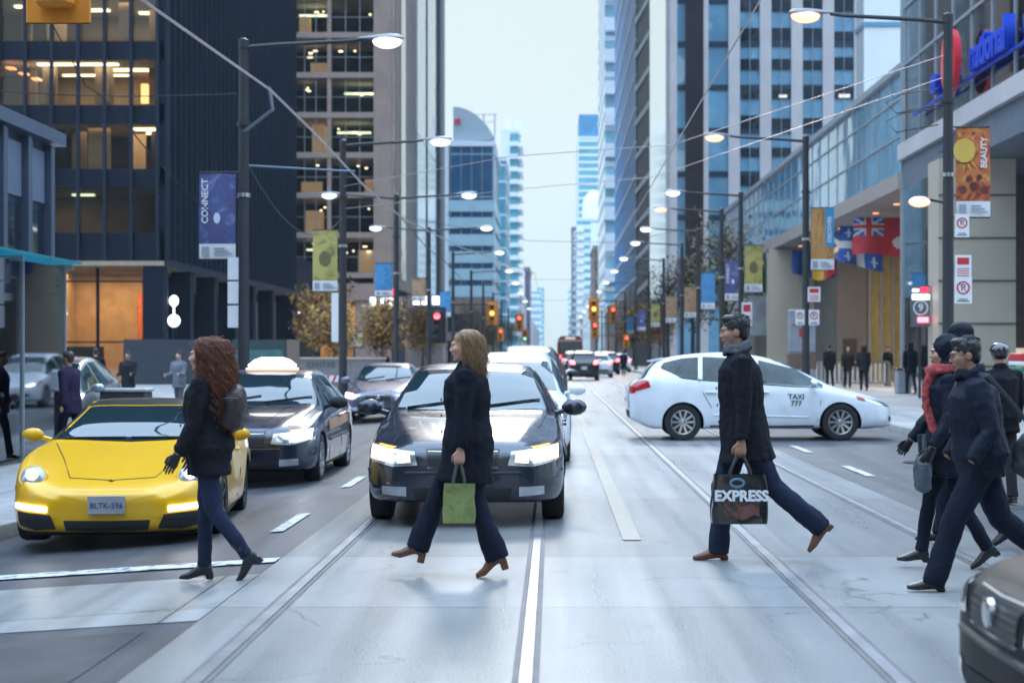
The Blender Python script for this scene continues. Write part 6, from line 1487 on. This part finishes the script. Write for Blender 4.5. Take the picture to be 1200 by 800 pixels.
        if kind == 'curly':
            for i in range(1500 if lod == 0 else 60):
                a = rn.uniform(R(62), R(298)); t = rn.uniform(.1, .99); p = V((-.024+.1*t*cos(a), .085*t*sin(a), .045+.085*sqrt(1-t*t)))
                ln = fit.get('hair_len', .34)*rn.uniform(.7, 1.05); out = V((cos(a), sin(a), 0)); pts = []; ph = rn.uniform(0, 6.3); bulge = rn.uniform(.7, 1.35); amp = rn.uniform(.010, .024)+(.03 if rn.random() < .06 else 0)
                for j in range(16):
                    u = j/15; z = p.z+.02*sin(pi*min(1, u*3))-ln*u**1.2; rad = (.095+.062*bulge*sin(pi*min(u*.9+.08, 1)))
                    c = V((-.03+out.x*rad*1.1-.025*u, out.y*rad, z)) if u > .12 else p.lerp(V((-.03+out.x*.12, out.y*.1, z+.01)), u/.12)
                    if c.x > .012 and c.z < .07: c.x = .012
                    if u > .5: c.x -= .07*(u-.5)
                    c += V((cos(ph+j*1.5), sin(ph+j*1.5), .5*sin(ph*3+j*2.1)))*amp; pts.append(H(c))
                q.tube(pts, [.0024*k if lod == 0 else .006]*14+[.002*k, .0008*k], 3)
        parts.append(q.build('hair', hm, r, True, 180))
    elif kind == 'hood':
        q.ell(H((-.038, 0, .03)), (.118*k, .105*k, .115*k), 16, R4); q.ell(H((-.055, 0, -.06)), (.095*k, .1*k, .1*k), 12, R4); q.tube([H((-.045, 0, -.08)), neck+V((-.03, 0, -.02))], [.10*k, .105*k], 12)
        me = fuse(q, cv*.8, 3); wrinkle(me, .012*k, 16, 1, 5); parts.append(skin('hood', me, fit['coat_m'], r))
    elif kind == 'cap':
        q.ell(H((-.018, 0, .06)), (.108*k, .092*k, .082*k), 16, R4); q.tube([H((.1*cos(a)-.015, .09*sin(a), .03)) for a in [R(20*i) for i in range(19)]], [(.016*k, .008*k)]*19, 8, up=V((0, 0, 1)))
        q.ell(H((-.03, 0, -.02)), (.085*k, .076*k, .06*k), 12, R4)
        me = fuse(q, cv*.7, 1); parts.append(skin('cap', me, fit.get('cap_m', coat_dkblue), r))
    elif kind == 'helmet':
        q.ell(H((-.01, 0, .05)), (.132*k, .112*k, .105*k), 18, R4)
        parts.append(q.build('helmet', mat('helmet_black', (.02, .022, .028), .18, coat=1), r))
    if fit.get('scarf'):
        q = MB(); c0 = neck+V((.0, 0, .015*k))
        for z, rr in ((0, .088), (.03, .082)): q.tube([c0+V((.008+rr*k*cos(a), rr*k*.95*sin(a), z*k+.012*k*sin(3*a)-.02*k*cos(a))) for a in [R(20*i) for i in range(19)]], [(.030 if fit.get('scarf_tail') else .021)*k]*19, 10)
        if fit.get('scarf_tail'):
            f0 = c0+V((.10*k, .02*k, -.02*k)); q.tube([f0, f0+V((.05, .03, -.10)), f0+V((.06, .05, -.25)), f0+V((.02, .09, -.40)), f0+V((-.05, .13, -.5))], [(.05, .02), (.06, .022), (.055, .02), (.06, .018), (.055, .012)], 10); q.ell(f0+V((.0, .0, .01)), (.07, .06, .05), 10)
        me = fuse(q, .010 if lod == 0 else .02, 2); wrinkle(me, .008, 26, 1, 6); parts.append(skin('scarf', me, fit['scarf'], r))
    if fit.get('glasses'):
        q = MB()
        for sd in (-1, 1):
            q.tube([H((.100, sd*(.032+.022*cos(a)), .002+.017*sin(a))) for a in [R(24*i) for i in range(16)]], .0018, 5, False); q.tube([H((.098, sd*.055, .006)), H((.0, sd*.082, .006))], .0018, 5)
        q.tube([H((.1, -.011, .006)), H((.1, .011, .006))], .0018, 5); parts.append(q.build('glasses', dark, r))
    for o in parts: o.location.z = -lowest
    r['dz'] = -lowest; info = dict(root=r, arms=arms, dz=-lowest, k=k, hip=hip, up=up, neck=neck); del r['dz']
    return info
def wp(info, p):
    """a point given in the person's own frame, in the world"""
    o = info['root']; return Matrix.Translation(o.location) @ Matrix.Rotation(o.rotation_euler.z, 4, 'Z') @ (V(p)+V((0, 0, info['dz'])))

# the five nearest walkers, all crossing to the left
W1 = person('curly haired woman in a black jacket and jeans crossing in front of the yellow car', (-2.37, 11.75, gz(-2.37)), 180, 1.61, dict(lean=2, nod=2, legs=[(-6, -36, -42), (5, 1, 0)], arms=[(8, 30, 8), (4, 26, 8)], curl=(.35, .5)),
            dict(fem=1, coat_m=coat_black, hem=.20, hem_r=(.165, .195), swing=-.005, hair='curly', hair_m=hair_aub, hair_len=.68, legs_m=jean, leg_r=(.094, .066, .060, .052), shaft=.13, shaft_r=.054, shoe_m=boot_black, heel=.035, bulk=1.12, crease=.018, seed=2, gloves=1))
W2 = person('blonde woman in a long dark coat and brown heeled boots carrying a green bag', (-.59, 11.85, .004), 180, 1.615, dict(lean=1, nod=4, legs=[(-8, -20, -16), (31, 20, 14)], arms=[(2, 6, 6), (-2, 10, 8)], curl=(1.15, .5)),
            dict(fem=1, coat_m=coat_navy, hem=.33, hem_r=(.225, .22), swing=.03, hair='long', hair_m=hair_blond, hair_len=.34, legs_m=jean_dark, leg_r=(.105, .074, .074, .092), leg_long=.065, bulk=1.1, shoe_m=boot_brown, heel=.07, crease=.012, seed=5))
M1 = person('man in a dark overcoat, grey scarf and jeans carrying a black shopping bag', (1.42, 12.72, .004), 180, 1.83, dict(lean=4, nod=6, legs=[(-27, -50, -48), (20, 3, 0)], arms=[(-2, 4, 6), (-6, 8, 8)], curl=(1.15, .5)),
            dict(coat_m=coat_black, hem=.23, hem_r=(.205, .215), swing=-.03, hair='short', hair_m=hair_blk, skin=skin_b, legs_m=jean, leg_r=(.104, .078, .074, .078), leg_long=.055, shoe_m=boot_brown, heel=.012, scarf=scarf_grey, crease=.010, seed=7))
M2 = person('man with glasses in a dark blue jacket, nearest at the right edge, hands in pockets', (2.80, 11.15, .004), 180, 1.69, dict(lean=8, nod=10, legs=[(27, 18, 4), (-20, -52, -46)], arms=[(-14, 34, 12), (-8, 36, 12)], curl=(None, None)),
            dict(coat_m=coat_dkblue, hem=.13, hem_r=(.165, .20), hair='short', hair_m=hair_blk, skin=skin_b, legs_m=jean_dark, leg_r=(.11, .086, .08, .082), leg_long=.055, shoe_m=boot_black, heel=.012, glasses=1, bulk=1.12, crease=.011, seed=9, scarf=coat_dkblue))
W3 = person('hooded woman with a red scarf walking behind the man with glasses', (2.86, 12.3, .004), 180, 1.62, dict(lean=3, nod=6, legs=[(-8, -30, -28), (18, 10, 4)], arms=[(6, 30, 8), (14, 40, 8)], curl=(.8, .8)),
            dict(fem=1, coat_m=coat_dkblue, hem=.27, hem_r=(.19, .205), hair='hood', legs_m=jean_dark, leg_r=(.088, .062, .056, .055), shoe_m=boot_black, heel=.02, scarf=scarf_red, scarf_tail=1, gloves=1, bulk=1.08, crease=.014, seed=11))
person('person in a dark knitted cap half hidden behind the man with glasses', (3.3, 13.6, .004), 180, 1.75, dict(lean=4, legs=[(-10, -30, -28), (18, 10, 4)], arms=[(6, 14, 8), (4, 20, 8)]),
       dict(coat_m=coat_char, hem=.2, hem_r=(.18, .21), hair='cap', skin=skin_b, legs_m=jean_dark, seed=13))
person('person in a black helmet and black jacket behind the man with glasses', (4.62, 17.6, .004), 100, 1.62, dict(lean=2, legs=[(10, 5, 0), (-8, -14, -6)], arms=[(6, 20, 8), (4, 20, 8)]),
       dict(coat_m=coat_black, hem=.16, hem_r=(.17, .21), hair='helmet', legs_m=coat_char, bulk=1.12, seed=14))
# background walkers
STAND = dict(lean=1, legs=[(3, 2, 0), (-3, -3, 0)], arms=[(2, 10, 8), (2, 10, 8)]); STEP = dict(lean=3, legs=[(16, 8, 2), (-12, -26, -20)], arms=[(-12, 6, 8), (12, 26, 8)]); FOLD = dict(lean=0, legs=[(3, 2, 0), (-3, -3, 0)], arms=[(16, 88, 2), (16, 82, 2)])
co_purple = cloth_mat('jacket_plum', (.03, .024, .055)); co_grey = cloth_mat('hoodie_grey', (.15, .16, .19)); co_olive = cloth_mat('coat_brown_black', (.022, .02, .02)); co_w = cloth_mat('shirt_white', (.45, .47, .5))
BG = [((-7.35, 26, WL), 160, 1.64, STEP, co_purple, jean_dark, 'short', hair_brn, 'man in a plum jacket walking on the pavement behind the yellow car'),
      ((-13.4, 50, WL), 95, 1.76, STEP, coat_navy, cloth_mat('denim_bright', (.04, .09, .2)), 'short', hair_blk, 'person in bright blue jeans walking towards the lobby of the black tower'),
      ((-11.2, 45, WL), -95, 1.66, FOLD, coat_char, jean_dark, 'short', hair_blk, 'person in a dark jacket standing before the granite wall'),
      ((-9.9, 45.2, WL), -110, 1.66, FOLD, co_grey, cloth_mat('trousers_grey', (.1, .1, .12)), 'short', hair_blk, 'person in a grey hoodie with folded arms at the granite wall'),
      ((11.35, 70, WZ), 95, 1.78, STEP, coat_black, coat_char, 'short', hair_blk, 'walker in a black coat, first from the left along the railing'),
      ((12.0, 69.5, WZ), -90, 1.7, STEP, co_olive, coat_char, 'long', hair_brn, 'walker in a brown black coat, second from the left along the railing'),
      ((11.75, 64.5, WZ), 90, 1.74, STEP, coat_char, jean_dark, 'long', hair_brn, 'walker with long brown hair, third from the left along the railing'),
      ((14.7, 75, WZ), -60, 1.72, STAND, coat_black, coat_char, 'short', hair_blk, 'dark figure standing behind the railing by the gold screen'),
      ((12.45, 59.4, WZ), 100, 1.8, STEP, coat_navy, coat_char, 'hood', hair_blk, 'hooded walker with a shoulder bag nearest the glass screen'),
      ((4.9, 118, 0), 90, 1.75, STEP, coat_navy, jean_dark, 'short', hair_blk, 'person crossing the road far down in front of a white hatchback'),
      ((-8.3, 84, WL), 90, 1.72, STEP, coat_black, jean_dark, 'short', hair_brn, 'small dark figure on the left pavement near the yellow trees')]
for i, (loc, rz, h, po, cm, lm, hr, hm_, lb) in enumerate(BG):
    person(lb, loc, rz, h, po, dict(coat_m=cm, legs_m=lm, hem=.2, hem_r=(.18, .21), hair=hr, hair_m=hm_, seed=20+i, skin=skin_a if i % 2 else skin_b), 1)

# ------------------------------------------------------------------ things the walkers carry
def strap(q, a, b, drop, r=.006, n=9):
    q.tube([V(a).lerp(V(b), t/n)+V((0, 0, drop*4*(t/n)*(1-t/n))) for t in range(n+1)], r, 6)
def carry(name, label, top, w, d, h, m, mats2=None, taper=.92, slump=.012, seed=1):
    """soft bag hanging from the hand at `top` (world), its handles meeting there"""
    r = thing(name, label, 'bag', top-V((0, 0, h+.14))); q = MB(); rings = []
    for j in range(9):
        z = h*j/8; f = lerp(1, taper, j/8); bx = 1+.04*sin(pi*j/8); n = 28
        ring = []
        for i in range(n):
            a = 2*pi*i/n; cx = abs(cos(a))**.35*(1 if cos(a) > 0 else -1); cy = abs(sin(a))**.35*(1 if sin(a) > 0 else -1)
            p = V((cx*w/2*f*bx, cy*d/2*(1-.35*j/8), z)); p += V((noise.noise(p*9+V((seed, 0, 0))), noise.noise(p*9+V((0, seed, 9))), 0))*slump; ring.append(p)
        rings.append(ring)
    q.loft(rings, True, False); o0 = [p*1.0 for p in rings[0]]; q.add(o0, [tuple(range(len(o0)))]); o1 = [V((p.x, p.y, p.z-.04)) for p in rings[-1]]; q.add(o1, [tuple(range(len(o1)))])
    q.build('body', m, r)
    for sd in (-1, 1):
        hq = MB(); pts = [V((-w*.2, sd*d*.3, h-.03)), V((-w*.17, sd*d*.28, h+.03)), V((-w*.06, sd*.012, h+.125)), V((0, sd*.006, h+.14)), V((w*.06, sd*.012, h+.125)), V((w*.17, sd*d*.28, h+.03)), V((w*.2, sd*d*.3, h-.03))]
        hq.tube(pts, [(.012, .005)]*7, 8); hq.build('handle', mats2 or m, r)
    return r
def hold(info, i, off=.075):
    a, e, w_, sd = info['arms'][i]; return wp(info, w_+(w_-e).normalized()*off*info['k']+V((0, -sd*.02, 0)))
g_ = carry('tote_bag', 'green patterned tote bag hanging from the blonde woman\'s hand', hold(W2, 0, .10), .215, .10, .27, art('tote_green', [(.11, .13, .03), (.2, .23, .07), (.27, .28, .12), (.1, .14, .04)], 9, 1), mat('tote_handle', (.05, .05, .04), .6), .96)
sh = carry('shopping_bag', 'black glossy shopping bag lettered EXPRESS in the man\'s hand', hold(M1, 0, .10), .40, .15, .36, mat('bag_black', (.012, .012, .014), .22, var=.4, vs=8, coat=.5), mat('bag_cord', (.015, .015, .018), .5), .95, .014, 3)
text('EXPRESS', .105, white_paint, sh, T(.0, -.099, .205) @ FACE_CAM, 'lettering', .002, .005)
q = MB(); q.add([V((-.13+.26*i/10, -.096-.004*sin(i*1.3+j), .05+.10*j/4+.02*sin(i*.9))) for j in range(5) for i in range(11)], [(j*11+i, j*11+i+1, j*11+i+12, j*11+i+11) for j in range(4) for i in range(10)])
q.build('printed_scene', art('bag_print', [(.012, .012, .014), (.03, .025, .03), (.16, .05, .03), (.02, .02, .03), (.08, .10, .14)], 9, 1), sh)
q = MB(); q.tube([V((.05*cos(a)-.03, -.092, .30+.03*sin(a))) for a in [R(30*i) for i in range(13)]], [(.01, .004)]*13, 6); q.build('printed_ring', mat('print_cyan', (.10, .2, .28), .4), sh)
def sling(name, label, loc, size, m, rot, sa, sb, body_rot=0):
    r = thing(name, label, 'bag', loc, body_rot); q = MB(); q.ell((0, 0, 0), (size[0]/2, size[1]/2, size[2]/2), 14); q.cbox((0, 0, -.02), (size[0]*.8, size[1]*.8, size[2]*.8), 0, .03)
    q.xf(Matrix.Rotation(R(rot), 4, 'Y')); me = fuse(q, .012, 3); wrinkle(me, .012, 12, 1, 8); skin('body', me, m, r)
    iv = Matrix.Translation(loc) @ Matrix.Rotation(R(body_rot), 4, 'Z'); iv.invert(); q = MB()
    q.tube([iv @ V(p) for p in sa], [(.016, .004)]*len(sa), 6); q.build('strap', m, r)
    q = MB(); q.tube([(-size[0]*.3, -size[1]*.5, size[2]*.2), (size[0]*.3, -size[1]*.5, size[2]*.2)], .006, 5); q.build('zip', dark, r); return r
def at(info, p): return wp(info, p)
k1 = W1['k']; bp_ = at(W1, (-.19, .06, .30*k1)); sling('shoulder_bag', 'brown black shoulder bag on the curly haired woman\'s back', bp_, (.17, .26, .34), mat('bag_brown', (.03, .018, .018), .5, var=.3), 8, [at(W1, (-.14, .10, .40)), at(W1, (-.06, .13, .53)), at(W1, (.04, .135, .525)), at(W1, (.12, .13, .40))], None)
bp_ = at(M2, (-.30, .16, .02)); sling('shoulder_bag', 'large dark shoulder bag behind the man with glasses', bp_, (.30, .15, .34), mat('bag_dark', (.014, .016, .024), .6, var=.3), 18, [at(M2, (-.30, .20, .16)), at(M2, (-.14, .21, .36)), at(M2, (.0, .17, .53)), at(M2, (.06, .05, .55))], None)
bp_ = at(W3, (.22, .12, -.22)); sling('handbag', 'grey blue handbag carried in front by the hooded woman', bp_, (.13, .24, .30), mat('bag_slate', (.06, .075, .10), .5, var=.3), 0, [at(W3, (.22, .05, -.10)), at(W3, (.24, .10, .05)), at(W3, (.22, .16, .06)), at(W3, (.22, .2, -.10))], None)
bpy.data.scenes.remove(BENCH)
